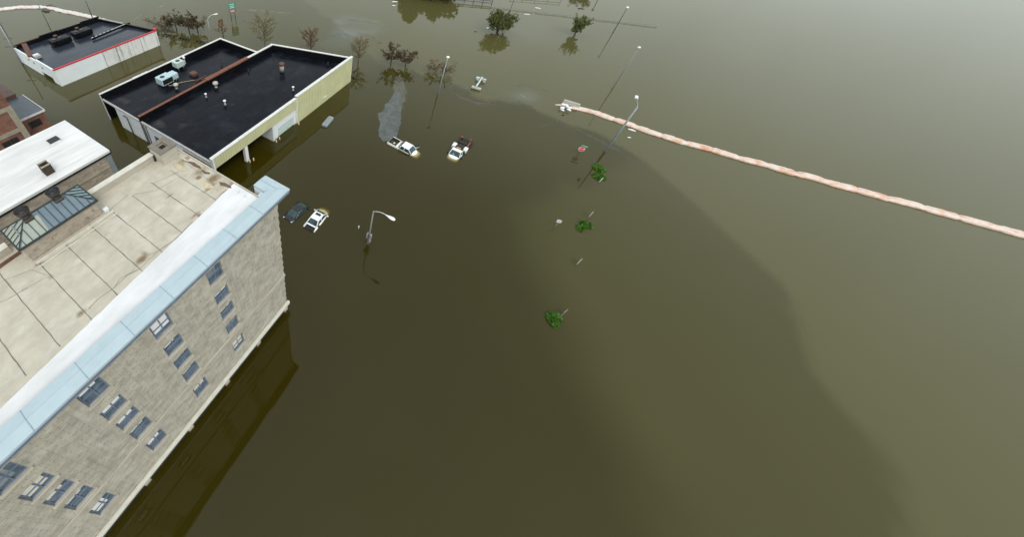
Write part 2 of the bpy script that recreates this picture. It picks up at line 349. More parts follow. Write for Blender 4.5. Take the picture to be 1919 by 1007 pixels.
def inside(x, y, P):
    c = False; j = len(P)-1
    for i in range(len(P)):
        if (P[i][1] > y) != (P[j][1] > y) and x < (P[j][0]-P[i][0])*(y-P[i][1])/(P[j][1]-P[i][1])+P[i][0]: c = not c
        j = i
    return c
def sdist(x, y, P):
    d = min(seg_d(x, y, P[i-1], P[i]) for i in range(len(P))); return d if inside(x, y, P) else -d
def sm(a, b, x):
    t = max(0, min(1, (x-a)/(b-a))); return t*t*(3-2*t)

# ================================================================== THE FLOOD
SILT1 = [W(*q)[:2] for q in ((520, -200), (560, 0), (640, 60), (700, 120), (770, 132), (850, 165), (880, 182), (960, 190), (1012, 212), (1062, 238), (1120, 255), (1165, 280), (1200, 306), (1280, 380), (1400, 500), (1600, 900), (1700, 1300), (2900, 1300), (2900, -150), (1900, -200))]
SILT3 = [W(*q)[:2] for q in ((-500, -200), (-500, 260), (120, 215), (250, 180), (340, 110), (560, 110), (690, 150), (800, 120), (620, -200))]
SILT2 = [W(*q)[:2] for q in ((1100, 340), (1040, 330), (1010, 370), (985, 440), (990, 490), (1022, 545), (1040, 600), (1070, 680), (1130, 800), (1180, 900), (1200, 1007), (1500, 1300), (2900, 1300), (2900, 400), (1500, 300), (1200, 250))]
SHEEN = [(W(*q)[:2], r, a) for q, r, a in (((640, 40), 3, .8), ((655, 62), 4.5, .9), ((632, 78), 3.5, .6), ((610, 85), 2, .4), ((668, 40), 2, .6), ((695, 42), 1.5, .6), ((985, 180), 2.2, .6), ((1000, 60), 5, .25))]  # soft sheen on the water, painted in as pale bluish colour
S1a, S2a, S3a = np.array(SILT1), np.array(SILT2), np.array(SILT3)
def sdist_np(X, Y, P):
    d = np.full(X.shape, 1e9); ins = np.zeros(X.shape, bool); j = len(P)-1
    for i in range(len(P)):
        a, b = P[j], P[i]; dx, dy = b-a; L = dx*dx+dy*dy
        t = np.clip(((X-a[0])*dx+(Y-a[1])*dy)/L, 0, 1); d = np.minimum(d, np.hypot(X-a[0]-t*dx, Y-a[1]-t*dy))
        c = ((b[1] > Y) != (a[1] > Y)) & (X < (a[0]-b[0])*(Y-b[1])/((a[1]-b[1]) or 1e-9)+b[0]); ins ^= c; j = i
    return np.where(ins, d, -d)
wx = [-1500, -700, -300, -120]+fr(-60, 150, 233)+[175, 210, 260, 340, 500, 900, 1700, 3000]
wy = [-1500, -700, -330, -220, -150, -110]+fr(-80, 130, 233)+[145, 170, 210, 300, 500, 900, 1700, 3000]
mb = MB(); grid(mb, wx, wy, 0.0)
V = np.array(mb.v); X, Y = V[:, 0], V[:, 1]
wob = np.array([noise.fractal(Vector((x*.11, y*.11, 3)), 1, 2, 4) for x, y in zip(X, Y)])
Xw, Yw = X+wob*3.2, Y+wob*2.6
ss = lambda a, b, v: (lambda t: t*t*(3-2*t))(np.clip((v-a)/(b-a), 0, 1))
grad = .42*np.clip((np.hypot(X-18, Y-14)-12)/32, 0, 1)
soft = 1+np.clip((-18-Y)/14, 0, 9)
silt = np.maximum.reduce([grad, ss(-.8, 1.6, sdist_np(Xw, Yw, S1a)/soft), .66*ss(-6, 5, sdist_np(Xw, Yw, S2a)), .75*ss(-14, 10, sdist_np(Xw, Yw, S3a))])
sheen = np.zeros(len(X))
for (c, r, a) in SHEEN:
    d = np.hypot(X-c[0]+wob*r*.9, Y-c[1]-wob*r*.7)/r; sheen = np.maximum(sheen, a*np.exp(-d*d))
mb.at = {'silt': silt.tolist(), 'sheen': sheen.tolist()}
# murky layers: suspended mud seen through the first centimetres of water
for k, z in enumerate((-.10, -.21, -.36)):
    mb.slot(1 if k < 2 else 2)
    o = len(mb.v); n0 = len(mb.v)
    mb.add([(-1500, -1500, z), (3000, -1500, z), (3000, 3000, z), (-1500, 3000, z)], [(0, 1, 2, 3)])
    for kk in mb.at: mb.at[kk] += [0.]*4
m, t, p = nodes_of('flood_surface'); M['water'] = m
N = t.nodes; L = t.links
N.remove(p); outn = [x for x in N if x.type == 'OUTPUT_MATERIAL'][0]
geo = N.new('ShaderNodeNewGeometry')
a1 = N.new('ShaderNodeAttribute'); a1.attribute_name = 'silt'; a2 = N.new('ShaderNodeAttribute'); a2.attribute_name = 'sheen'
n1 = N.new('ShaderNodeTexNoise'); n1.inputs['Scale'].default_value = .05; n1.inputs['Detail'].default_value = 8; n1.inputs['Distortion'].default_value = 1.2
mpn = N.new('ShaderNodeMapping'); mpn.inputs['Rotation'].default_value = (0, 0, .5); mpn.inputs['Scale'].default_value = (1, .35, 1)
L.new(geo.outputs['Position'], mpn.inputs[0]); L.new(mpn.outputs[0], n1.inputs['Vector'])
r1 = N.new('ShaderNodeValToRGB'); r1.color_ramp.elements[0].position = .35; r1.color_ramp.elements[1].position = .7
r1.color_ramp.elements[0].color = (.058, .051, .003, 1); r1.color_ramp.elements[1].color = (.074, .065, .006, 1)
L.new(n1.outputs['Fac'], r1.inputs['Fac'])
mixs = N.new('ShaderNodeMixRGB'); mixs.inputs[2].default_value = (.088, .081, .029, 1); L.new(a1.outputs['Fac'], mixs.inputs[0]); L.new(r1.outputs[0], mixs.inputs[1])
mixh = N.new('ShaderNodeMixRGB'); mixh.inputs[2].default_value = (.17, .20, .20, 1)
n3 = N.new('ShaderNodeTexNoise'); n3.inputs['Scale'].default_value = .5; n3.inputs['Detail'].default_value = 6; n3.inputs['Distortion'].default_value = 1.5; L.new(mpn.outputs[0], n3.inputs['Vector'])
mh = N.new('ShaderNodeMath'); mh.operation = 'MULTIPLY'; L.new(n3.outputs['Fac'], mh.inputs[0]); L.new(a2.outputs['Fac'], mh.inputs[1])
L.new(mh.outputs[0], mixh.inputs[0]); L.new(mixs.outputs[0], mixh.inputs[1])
dif = N.new('ShaderNodeBsdfDiffuse'); L.new(mixh.outputs[0], dif.inputs['Color'])
trn = N.new('ShaderNodeBsdfTransparent'); trn.inputs['Color'].default_value = (.97, .90, .58, 1)
body = N.new('ShaderNodeMixShader')
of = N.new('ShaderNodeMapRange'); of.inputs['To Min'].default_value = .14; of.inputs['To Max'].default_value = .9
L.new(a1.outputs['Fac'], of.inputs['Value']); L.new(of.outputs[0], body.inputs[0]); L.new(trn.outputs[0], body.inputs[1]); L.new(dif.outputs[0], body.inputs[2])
bmp = N.new('ShaderNodeBump'); bmp.inputs['Distance'].default_value = .03; bmp.inputs['Strength'].default_value = .2
n2 = N.new('ShaderNodeTexNoise'); n2.inputs['Scale'].default_value = .55; n2.inputs['Detail'].default_value = 1.5; n2.inputs['Roughness'].default_value = .45; n2.inputs['Distortion'].default_value = .3
mp2 = N.new('ShaderNodeMapping'); mp2.inputs['Rotation'].default_value = (0, 0, .6); mp2.inputs['Scale'].default_value = (.7, 1.3, 1)
L.new(geo.outputs['Position'], mp2.inputs[0]); L.new(mp2.outputs[0], n2.inputs['Vector']); n4 = N.new('ShaderNodeTexNoise'); n4.inputs['Scale'].default_value = 1.1; n4.inputs['Detail'].default_value = 4; n4.inputs['Distortion'].default_value = .5
mp4 = N.new('ShaderNodeMapping'); mp4.inputs['Rotation'].default_value = (0, 0, -.62); mp4.inputs['Scale'].default_value = (2.2, .55, 1); L.new(geo.outputs['Position'], mp4.inputs[0]); L.new(mp4.outputs[0], n4.inputs['Vector'])
n5 = N.new('ShaderNodeTexNoise'); n5.inputs['Scale'].default_value = .045; n5.inputs['Detail'].default_value = 4; n5.inputs['Distortion'].default_value = 1.; L.new(mp4.outputs[0], n5.inputs['Vector'])
r5 = N.new('ShaderNodeMapRange'); r5.inputs['From Min'].default_value = .42; r5.inputs['From Max'].default_value = .6; L.new(n5.outputs['Fac'], r5.inputs['Value'])
m4 = N.new('ShaderNodeMath'); m4.operation = 'MULTIPLY'; L.new(n4.outputs['Fac'], m4.inputs[0]); L.new(a1.outputs['Fac'], m4.inputs[1])
m5 = N.new('ShaderNodeMath'); m5.operation = 'MULTIPLY'; L.new(m4.outputs[0], m5.inputs[0]); L.new(r5.outputs[0], m5.inputs[1])
m6 = N.new('ShaderNodeMath'); m6.operation = 'MULTIPLY_ADD'; m6.inputs[1].default_value = 1.6; L.new(m5.outputs[0], m6.inputs[0]); L.new(n2.outputs['Fac'], m6.inputs[2])
L.new(m6.outputs[0], bmp.inputs['Height'])
glo = N.new('ShaderNodeBsdfGlossy'); glo.inputs['Roughness'].default_value = .012; glo.inputs['Color'].default_value = (1, 1, .94, 1); L.new(bmp.outputs[0], glo.inputs['Normal'])
frs = N.new('ShaderNodeFresnel'); frs.inputs['IOR'].default_value = 1.36
mo = N.new('ShaderNodeMixShader'); L.new(frs.outputs[0], mo.inputs[0]); L.new(body.outputs[0], mo.inputs[1]); L.new(glo.outputs[0], mo.inputs[2])
L.new(mo.outputs[0], outn.inputs['Surface'])
def mud(name, a):
    m, t, p = nodes_of(name); N = t.nodes; N.remove(p); outn = [x for x in N if x.type == 'OUTPUT_MATERIAL'][0]
    d = N.new('ShaderNodeBsdfDiffuse'); d.inputs['Color'].default_value = (.062, .053, .003, 1)
    if a >= 1: t.links.new(d.outputs[0], outn.inputs['Surface']); return m
    tr = N.new('ShaderNodeBsdfTransparent'); tr.inputs['Color'].default_value = (1, .95, .7, 1); mi = N.new('ShaderNodeMixShader'); mi.inputs[0].default_value = a
    t.links.new(tr.outputs[0], mi.inputs[1]); t.links.new(d.outputs[0], mi.inputs[2]); t.links.new(mi.outputs[0], outn.inputs['Surface']); return m
M['mud'] = mud('suspended_mud', .55); M['mud_deep'] = mud('opaque_mud', 1)
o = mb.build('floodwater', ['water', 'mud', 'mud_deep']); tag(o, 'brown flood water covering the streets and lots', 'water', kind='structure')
# drowned ground under the water
g = MB().box(-1500, 3000, -1500, 3000, -2.2, -1.6).build('ground', 'opening'); tag(g, 'drowned ground under the flood water', 'ground', kind='structure')

# ---- films floating on the water
def film(name, poly_px, material, label, cat, z=.006, jit=.35, closed=True, step=.5, kind='stuff'):
    P = [W(*q) for q in poly_px]; out = []
    for i in range(len(P)):
        a, b = P[i], P[(i+1) % len(P)]; n = max(1, int((b-a).length/step))
        for k in range(n):
            q = a.lerp(b, k/n); j = noise.noise_vector(Vector((q.x*.7, q.y*.7, 1.3)))*jit*2+noise.noise_vector(Vector((q.x*2.2, q.y*2.2, 4)))*jit
            out.append((q.x+j.x, q.y+j.y, z))
    mb = MB(); mb.add(out, [tuple(range(len(out)))])
    return tag(mb.build(name, material), label, cat, kind=kind)
def film_mat(name, c, c2, a_lo, a_hi, scale=.8, rough=.12, stretch=(1, 1, 1)):
    m = mat(name, c, c2, rough=rough, scale=scale, detail=6, stretch=stretch)
    t = m.node_tree; p = t.nodes['Principled BSDF']
    n = t.nodes.new('ShaderNodeTexNoise'); n.inputs['Scale'].default_value = scale*.7; n.inputs['Detail'].default_value = 6; n.inputs['Distortion'].default_value = .8
    mr = t.nodes.new('ShaderNodeMapRange'); mr.inputs['From Min'].default_value = .36; mr.inputs['From Max'].default_value = .62; mr.inputs['To Min'].default_value = a_lo; mr.inputs['To Max'].default_value = a_hi
    gg = t.nodes.new('ShaderNodeNewGeometry'); t.links.new(gg.outputs['Position'], n.inputs['Vector'])
    t.links.new(n.outputs['Fac'], mr.inputs['Value']); t.links.new(mr.outputs[0], p.inputs['Alpha'])
    return m
M['oil'] = film_mat('oil_film', (.098, .108, .098), (.080, .090, .080), .7, .95, .8)
M['oil_yellow'] = film_mat('yellowish_oil_film', (.15, .125, .06), (.105, .095, .055), .15, .6, 1.2)
M['scum'] = film_mat('pale_scum', (.40, .37, .24), (.26, .24, .16), .1, .75, 1.6, .6)
M['scum_soft'] = film_mat('thin_scum', (.16, .145, .085), (.12, .11, .07), 0., .55, .6, .3)
film('oil_slick', ((716, 264), (710, 258), (708, 244), (711, 228), (708, 212), (718, 207), (722, 196), (733, 186), (740, 170), (736, 158), (741, 144), (752, 142), (758, 160), (760, 185), (752, 205), (751, 230), (744, 258), (727, 264)), 'oil',
     'grey oily film trailing behind the white pickup truck', 'oil slick', jit=.16)
film('oil_slick', ((735, 160), (742, 143), (755, 150), (764, 178), (757, 205), (750, 196), (748, 175), (738, 172)), 'oil_yellow', 'yellowish edge of the oily film', 'oil slick', z=.012, jit=.2)
def streak(pts, w, material, label, into=None):
    P = [W(*q) for q in pts]; L_, R_ = [], []
    fine = []
    for i in range(len(P)-1):
        n = max(1, int((P[i+1]-P[i]).length/.6))
        fine += [P[i].lerp(P[i+1], k/n) for k in range(n)]
    fine.append(P[-1])
    for i, q in enumerate(fine):
        d = (fine[min(i+1, len(fine)-1)]-fine[max(i-1, 0)]).normalized(); nrm = Vector((-d.y, d.x, 0))
        ww = w*(.35+.9*abs(noise.noise(q*.6)))*min(1, .3+3*min(i, len(fine)-1-i)/len(fine)); off = nrm*noise.noise(q*.35+Vector((5, 0, 0)))*w*.8
        L_.append(q+off+nrm*ww); R_.append(q+off-nrm*ww)
    n = len(L_); mb = into or MB(); mb.add([(q.x, q.y, .014) for q in L_+R_], [(i, i+1, n+i+1, n+i) for i in range(n-1)])
    if into: return
    return tag(mb.build('scum_streak', material), label, 'scum', kind='stuff')
streak(((449, 17), (480, 19), (545, 25)), .32, 'scum', 'pale yellow scum line behind the green sign')
streak(((247, 39), (256, 33), (266, 27)), .28, 'scum', 'pale scum dash beside the bare corner of the white building')
streak(((270, 22), (282, 14)), .15, 'scum_soft', 'faint scum dash')
streak(((296, 14), (306, 10), (313, 6)), .3, 'scum', 'short pale scum dash near the top edge')
streak(((313, 6), (345, 8)), .12, 'scum_soft', 'faint scum line near the top edge')
streak(((664, 58), (700, 70), (712, 88), (736, 102)), .7, 'scum_soft', 'soft buff scum trail')
streak(((775, 108), (796, 127)), .3, 'scum_soft', 'soft buff scum trail by the brown trees')
streak(((620, 32), (660, 36), (700, 43)), .35, 'scum_soft', 'thin pale scum line')
streak(((996, 14), (1000, 28)), .6, 'scum', 'pale scum smear beyond the fence line')
streak(((915, 15), (919, 24)), .7, 'scum_soft', 'pale smear behind the green tree')
streak(((975, 176), (985, 184), (994, 187)), .14, 'scum', 'white scum curl left of the barrier')
streak(((1151, 234), (1170, 238)), .18, 'scum', 'pale scum dash under the barrier')
M['wisp'] = film_mat('pale_film_wisp', (.15, .155, .125), (.11, .115, .09), .0, .38, 1.0, .3)
wsp = MB()
for pts, w_ in ((((838, 160), (862, 182), (900, 196), (935, 194)), .7), (((905, 150), (912, 172), (955, 186), (990, 192)), .6), (((860, 150), (880, 172), (888, 182)), .4), (((948, 168), (985, 158), (1020, 168), (1044, 186)), .6), (((1075, 240), (1120, 262), (1170, 290), (1200, 312)), .5), (((640, 38), (690, 40), (730, 48)), .8), (((600, 75), (640, 62), (668, 72)), .9), (((1010, 240), (1050, 225), (1062, 240)), .4)):
    streak(pts, w_, 'wisp', '', wsp)
tag(wsp.build('floating_film', 'wisp'), 'pale curling wisps of film drifting on the water', 'film', kind='stuff')
streak(((672, 153), (682, 158)), .12, 'scum', 'thin scum dash beside the yellow wall')

# ================================================================== FOREGROUND STONE BUILDING
XE = 12.95; YW = 12.7; ZR = 17.9; ZC = 18.5; XS = -14.0; YN = 23.3
fb = thing('stone_building', 'tall buff stone building with cracked pale roof and light blue metal cornice', 'building', (0, 18, 0))
# window openings on the wall facing the open water (plane y = YW, looks towards -Y)
rows = [(15.05, 16.75), (12.3, 13.75), (9.9, 11.35), (7.2, 8.9), (3.4, 5.4)]
cols = [5.95, 1.75, -2.45, -6.65, -10.85]
WW = 1.22
mb = MB()
xs = sorted(set([XS, XE]+[c for c in cols]+[c+WW for c in cols])); zs = sorted(set([-1.5, ZR-.3]+[z for r in rows for z in r]))
holes = {(c, r[0]) for c in cols for r in rows}
for i in range(len(xs)-1):
    for j in range(len(zs)-1):
        if (xs[i], zs[j]) in holes: continue
        mb.add([(xs[i], YW, zs[j]), (xs[i+1], YW, zs[j]), (xs[i+1], YW, zs[j+1]), (xs[i], YW, zs[j+1])], [(0, 1, 2, 3)])
for c in cols:
    for z0, z1 in rows:
        x0, x1, d = c, c+WW, .28
        mb.add([(x0, YW, z0), (x1, YW, z0), (x1, YW, z1), (x0, YW, z1), (x0, YW+d, z0), (x1, YW+d, z0), (x1, YW+d, z1), (x0, YW+d, z1)], [(0, 4, 5, 1), (1, 5, 6, 2), (2, 6, 7, 3), (3, 7, 4, 0)])
# other walls
mb.add([(XE, YW, -1.5), (XE, 14.28, -1.5), (XE, 14.28, ZR-.3), (XE, YW, ZR-.3)], [(0, 1, 2, 3)])
mb.add([(XE, 14.28, -1.5), (12.13, 14.28, -1.5), (12.13, 14.28, ZR-.3), (XE, 14.28, ZR-.3)], [(0, 1, 2, 3)])
mb.add([(12.13, 14.28, -1.5), (12.13, YN, -1.5), (12.13, YN, ZR-.3), (12.13, 14.28, ZR-.3)], [(0, 1, 2, 3)])
mb.add([(12.13, YW, ZR-.3), (XE, YW, ZR-.3), (XE, 14.28, ZR-.3), (12.13, 14.28, ZR-.3)], [(0, 1, 2, 3)])
mb.add([(XS, YN, -1.5), (XS, YW, -1.5), (XS, YW, ZR-.3), (XS, YN, ZR-.3)], [(0, 1, 2, 3)])
mb.add([(12.13, YN, -1.5), (XS, YN, -1.5), (XS, YN, ZR-.3), (12.13, YN, ZR-.3)], [(0, 1, 2, 3)])
# quoin teeth at the corner
for k in range(34):
    z = .6+k*.48
    if z > ZR-1: break
    if k % 2: mb.box(XE-.42, XE+.035, YW-.035, YW+.3, z, z+.42)
wall = mb.build('wall', 'buff_brick', fb)
for c in cols:
    for z0, z1 in rows:
        if c < -3 and z1 < 14 and False: continue
        f = MB()
        y0, y1 = YW+.10, YW+.2
        for a in ((c, c+.09, z0, z1), (c+WW-.09, c+WW, z0, z1), (c+.09, c+WW-.09, z0, z0+.1), (c+.09, c+WW-.09, z1-.09, z1), (c+.09, c+WW-.09, (z0+z1)/2-.045, (z0+z1)/2+.045), (c+WW/2-.03, c+WW/2+.03, z0+.1, (z0+z1)/2-.045), (c+WW/2-.03, c+WW/2+.03, (z0+z1)/2+.045, z1-.09)):
            f.box(a[0], a[1], y0, y1, a[2], a[3])
        fo = f.build('window', 'blue_edge', fb)
        MB().box(c+.08, c+WW-.08, YW+.15, YW+.17, z0+.08, z1-.08).build('pane', 'window_glass', fo)
        MB().box(c-.1, c+WW+.1, YW-.09, YW+.09, z0-.16, z0-.004, .02).build('sill', 'parapet', fo)
        bt = z1-.1-(z1-z0)*random.choice((.2, .35, .5, .7)); MB().box(c+.1, c+WW-.1-.35*random.random(), YW+.143, YW+.148, bt, z1-.1).build('blind', random.choice(('parapet_cap', 'galv', 'clean_trim')), fo)
# belt courses
MB().box(XS, XE+.10, YW-.12, YW-.003, 6.62, 6.86, .02).build('belt_course', 'parapet', fb)
mb = MB(); mb.box(XS, XE+.22, YW-.30, YW-.003, 1.15, 1.55, .05); mb.box(XS, XE+.12, YW-.16, YW-.003, .95, 1.147, .03); mb.build('belt_course', 'parapet_cap', fb)
# shopfront under the ledge, its recess shade painted as a near-black sheet
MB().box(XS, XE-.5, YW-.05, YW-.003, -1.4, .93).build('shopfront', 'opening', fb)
for k in range(7):
    MB().box(XE-.5-k*4.2, XE-.02-k*4.2, YW-.1, YW-.052 if k else YW-.003, -1.4, .93).build('pilaster', 'parapet', fb)
# roof slab with stains
def blob(x, y, L):
    v = 0
    for cx, cy, rx, ry, a in L:
        d = ((x-cx)/rx)**2+((y-cy)/ry)**2
        if d < 6: v = max(v, a*math.exp(-d))
    return v
def rp_(px, py, rx, ry, a): q = W(px, py, ZR); return (q.x, q.y, rx, ry, a)
RUST = [rp_(372, 320, 1.7, .9, .33), rp_(412, 350, 1.4, .6, .42), rp_(338, 298, .8, 1., .36), rp_(300, 340, 2., .4, .22), rp_(100, 480, 1.5, .4, .25), rp_(266, 486, .55, .3, .95), rp_(272, 478, .25, .5, .7), rp_(374, 404, .22, .3, .9), rp_(366, 403, .5, .15, .8), rp_(318, 367, .4, .12, .7), rp_(152, 588, .3, .2, .8), rp_(73, 495, .35, .12, .8), rp_(62, 478, .6, .15, .5), rp_(94, 520, .25, .25, .5),
        rp_(345, 300, .9, .35, .75), rp_(375, 322, .9, .5, .75), rp_(400, 335, .7, .5, .9), rp_(372, 333, .3, .25, 1.), rp_(395, 350, .9, .25, .8), rp_(338, 312, .6, .6, .5), rp_(420, 362, .8, .2, .8), rp_(435, 345, .5, .4, .7), rp_(333, 290, .3, .2, .7), rp_(405, 378, .12, .1, .9), rp_(250, 505, .3, .12, .4)]
PEEL = [rp_(352, 303, .4, .1, .75), rp_(362, 307, .45, .12, .95), rp_(371, 311, .4, .12, .9), rp_(378, 315, .25, .08, .7), rp_(388, 323, .5, .15, 1.), rp_(381, 319, .2, .12, .8), rp_(420, 343, .7, .15, .7), rp_(438, 354, .5, .13, .8), rp_(412, 353, .8, .08, .6), rp_(423, 364, .4, .1, .6)]
q0, q1 = W(424, 358, ZR), W(180, 594, ZR)
def ystrip(x): return q1.y+(q0.y-q1.y)*(x-q1.x)/(q0.x-q1.x)
mb = MB(); xs = fr(XS+.02, 12.0, 330); ys = fr(13.2, YN-.02, 130)
grid(mb, xs, ys, lambda x, y: ZR+.012*noise.noise(Vector((x*.5, y*.5, 0))))
mb.at = {'rust': [blob(v[0], v[1], RUST) for v in mb.v], 'peel': [blob(v[0], v[1], PEEL) for v in mb.v]}
nb = len(mb.v)
# slab body under the sheet
mb.box(XS+.02, 12.0, 13.2, YN-.02, ZR-.5, ZR-.03)
# joints
def strip(mb, pts, w, z):
    P = [Vector(q) for q in pts]; fine = []
    for i in range(len(P)-1):
        n = max(1, int((P[i+1]-P[i]).length/.25)); fine += [P[i].lerp(P[i+1], k/n) for k in range(n)]
    fine.append(P[-1]); Lp, Rp = [], []
    for i, q in enumerate(fine):
        d = (fine[min(i+1, len(fine)-1)]-fine[max(i-1, 0)]); d.z = 0; d.normalize(); nn = Vector((-d.y, d.x, 0))
        j = noise.noise(q*1.7)*.03; ww = w*(.5+1.0*abs(noise.noise(q*.9+Vector((9, 2, 0)))))
        Lp.append((q.x+nn.x*(ww+j), q.y+nn.y*(ww+j), z)); Rp.append((q.x-nn.x*(ww-j), q.y-nn.y*(ww-j), z))
    n = len(Lp); mb.add(Lp+Rp, [(i, i+1, n+i+1, n+i) for i in range(n-1)])
mb.slot(1)
for xj, y0 in ((-6.5, 21), (-4.8, 21), (-3.15, 21.3), (-1.5, 22.0), (.2, 21.0), (1.84, 21.05), (3.58, 21.1), (5.12, 21.1), (6.82, 21.1), (8.42, 21.1), (10.1, 21.0), (-8.1, 21), (-9.8, 21), (-11.4, 21), (-13., 21)):
    strip(mb, [(xj, y0, 0), (xj-.05, 14.9, 0)], .026, ZR+.018)
def cr(*pts, w=.014): strip(mb, [W(a, b, ZR) for a, b in pts], w, ZR+.02)
cr((66, 497), (88, 490), (125, 468), w=.02); cr((0, 568), (30, 553), (52, 540)); cr((10, 525), (35, 516), (60, 506), (93, 518), (40, 545), w=.01)
cr((166, 580), (185, 560), (214, 540), (240, 515), (260, 506), (272, 495), (300, 468), (330, 448), (345, 432), (360, 415), w=.016)
cr((214, 541), (225, 523), (258, 505), w=.012); cr((275, 480), (300, 470), (320, 455), (345, 437)); cr((376, 410), (397, 394), (410, 380), (395, 388))
cr((250, 365), (290, 358), (330, 335)); cr((205, 395), (240, 365)); cr((126, 460), (160, 440), (180, 432)); cr((285, 345), (335, 322)); cr((340, 315), (345, 302), (400, 345))
for kk in mb.at: mb.at[kk] += [0.]*(len(mb.v)-nb)
def patch(slot, pts, zz):
    P = [W(a, b, ZR) for a, b in pts]; out = []
    for i in range(len(P)):
        for k in range(5):
            q = P[i].lerp(P[(i+1) % len(P)], k/5); j = noise.noise_vector(q*2.3)*.07; out.append((q.x+j.x, q.y+j.y, zz))
    mb.slot(slot); mb.add(out, [tuple(range(len(out)))])
nb = len(mb.v)
for pts in (((347, 302), (354, 303), (365, 305), (376, 313), (378, 316), (369, 315), (359, 309)), ((378, 318), (386, 322), (393, 324), (392, 327), (384, 326), (380, 322)), ((410, 341), (422, 343), (440, 353), (438, 357), (425, 350), (414, 347))): patch(2, pts, ZR+.024)
for pts in (((324, 304), (338, 309), (351, 318), (348, 321), (338, 319), (329, 313)), ((376, 339), (396, 346), (404, 353), (388, 353), (378, 346)), ((340, 295), (350, 298), (352, 301), (343, 300))): patch(3, pts, ZR+.022)
for kk in mb.at: mb.at[kk] += [0.]*(len(mb.v)-nb)
roof = mb.build('roof', ['concrete', 'tar', 'peeled', 'cream'], fb)
# white coated strip inside the cornice
mb = MB(); n = 60; PX = fr(XS+.02, 11.98, n); lo_, hi_ = [], []
ys = fr(0, 1, 10); o = len(mb.v)
for x in PX:
    y1 = ystrip(x)+.05*noise.noise(Vector((x*2, 0, 0)))
    for f_ in ys: mb.v.append((x, 13.02+(y1-13.02)*f_, ZR+.03+.012*noise.noise(Vector((x, f_*4, 2)))+ .25*max(0, 1-f_*5)**1))
for i in range(n):
    for j in range(10): mb.f.append((i*11+j, (i+1)*11+j, (i+1)*11+j+1, i*11+j+1)); mb.mi.append(0); mb.sm.append(False)
RW = [rp_(447, 362, .35, .2, 1.), rp_(457, 368, .3, .15, .9), rp_(432, 370, .3, .15, .9), rp_(436, 398, .2, .12, .9), rp_(466, 372, .2, .2, .6)]
mb.at = {'rust': [blob(v[0], v[1], RW) for v in mb.v], 'peel': [0.]*len(mb.v)}
mb.build('roof_coating', 'white_coat', fb)
# cornice: two sloping metal faces, slate soffit band, return at the far corner
YO, YI, YR = 11.97, 13.2, 12.62
XO = 13.67
mb = MB()
mb.prism([(XS, YO), (XO, YO), (XO-.62, YR), (XS, YR)], ZC-.22, [ZC-.05, ZC-.05, ZC+.03, ZC+.03])
mb.prism([(XS, YR+.006), (XO-.62, YR+.006), (XO-1.25, YI), (XS, YI)], ZC-.22, [ZC+.035, ZC+.035, ZC, ZC])
mb.prism([(XO, YO+.008), (XO, 14.3), (XO-.6, 14.3), (XO-.6, YR+.008)], ZC-.215, [ZC-.052, ZC-.05, ZC+.025, ZC+.028])
mb.prism([(XO-.606, YR+.01), (XO-.606, 14.3), (XO-1.3, 14.3), (XO-1.3, YI+.01)], ZC-.21, ZC+.022)
corn = mb.build('cornice', 'blue_metal', fb)
for k in range(11):
    x = XO-2.9-k*2.45; mb = MB()
    if x > XS+.5: mb.beam((x, YO-.005, ZC-.04), (x, YR, ZC+.034), .03, .02); mb.beam((x, YR-.005, ZC+.036), (x, YI, ZC+.005), .03, .02); mb.build('seam', 'seam', corn)
mb = MB(); mb.beam((XO-.61, YR+.05, ZC+.032), (XO-.61, 14.3, ZC+.03), .03, .02)
mb.build('seam', 'seam', corn); mb = MB(); mb.beam((XO, 13.2, ZC-.045), (XO-1.3, 13.2, ZC+.03), .03, .02)
mb.build('seam', 'seam', corn)
mb = MB()
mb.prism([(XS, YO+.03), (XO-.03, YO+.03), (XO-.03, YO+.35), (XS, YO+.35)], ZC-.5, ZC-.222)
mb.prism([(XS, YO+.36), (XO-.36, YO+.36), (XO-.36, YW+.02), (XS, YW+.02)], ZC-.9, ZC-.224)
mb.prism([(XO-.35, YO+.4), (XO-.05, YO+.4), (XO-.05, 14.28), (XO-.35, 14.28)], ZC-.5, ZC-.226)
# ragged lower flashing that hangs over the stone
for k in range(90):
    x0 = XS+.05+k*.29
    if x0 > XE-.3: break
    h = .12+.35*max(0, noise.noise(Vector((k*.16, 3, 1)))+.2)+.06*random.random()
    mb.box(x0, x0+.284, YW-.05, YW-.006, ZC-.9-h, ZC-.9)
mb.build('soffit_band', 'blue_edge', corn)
# white upstand under the return
mb = MB(); mb.box(12.36, 12.9, 13.22, 14.27, ZR-.6, ZC-.22); mb.box(12.0, 12.355, 13.22, 13.6, ZR-.6, ZC-.3); mb.build('upstand', 'white_wall', fb)
# low eave at the far end of the roof
mb = MB(); mb.box(12.0, 12.14, 13.6, YN-.02, ZR-.55, ZR+.05); mb.build('roof_edge', 'parapet', fb)
mb = MB(); mb.box(12.145, 12.22, 14.3, 16.6, ZR-.25, ZR-.1); mb.build('gutter', 'vent_dark', fb)
# north-west parapet, both sides of the skylight
for a, b in ((4.95, 10.1), (XS, -.35)):
    mb = MB(); mb.box(a, b, YN-.38, YN, ZR-.4, ZR+.58); po = mb.build('parapet', 'parapet', fb)
    MB().box(a-.02, b+.02 if b < 10 else b, YN-.44, YN+.05, ZR+.583, ZR+.68, .02).build('cap', 'parapet_cap', po)
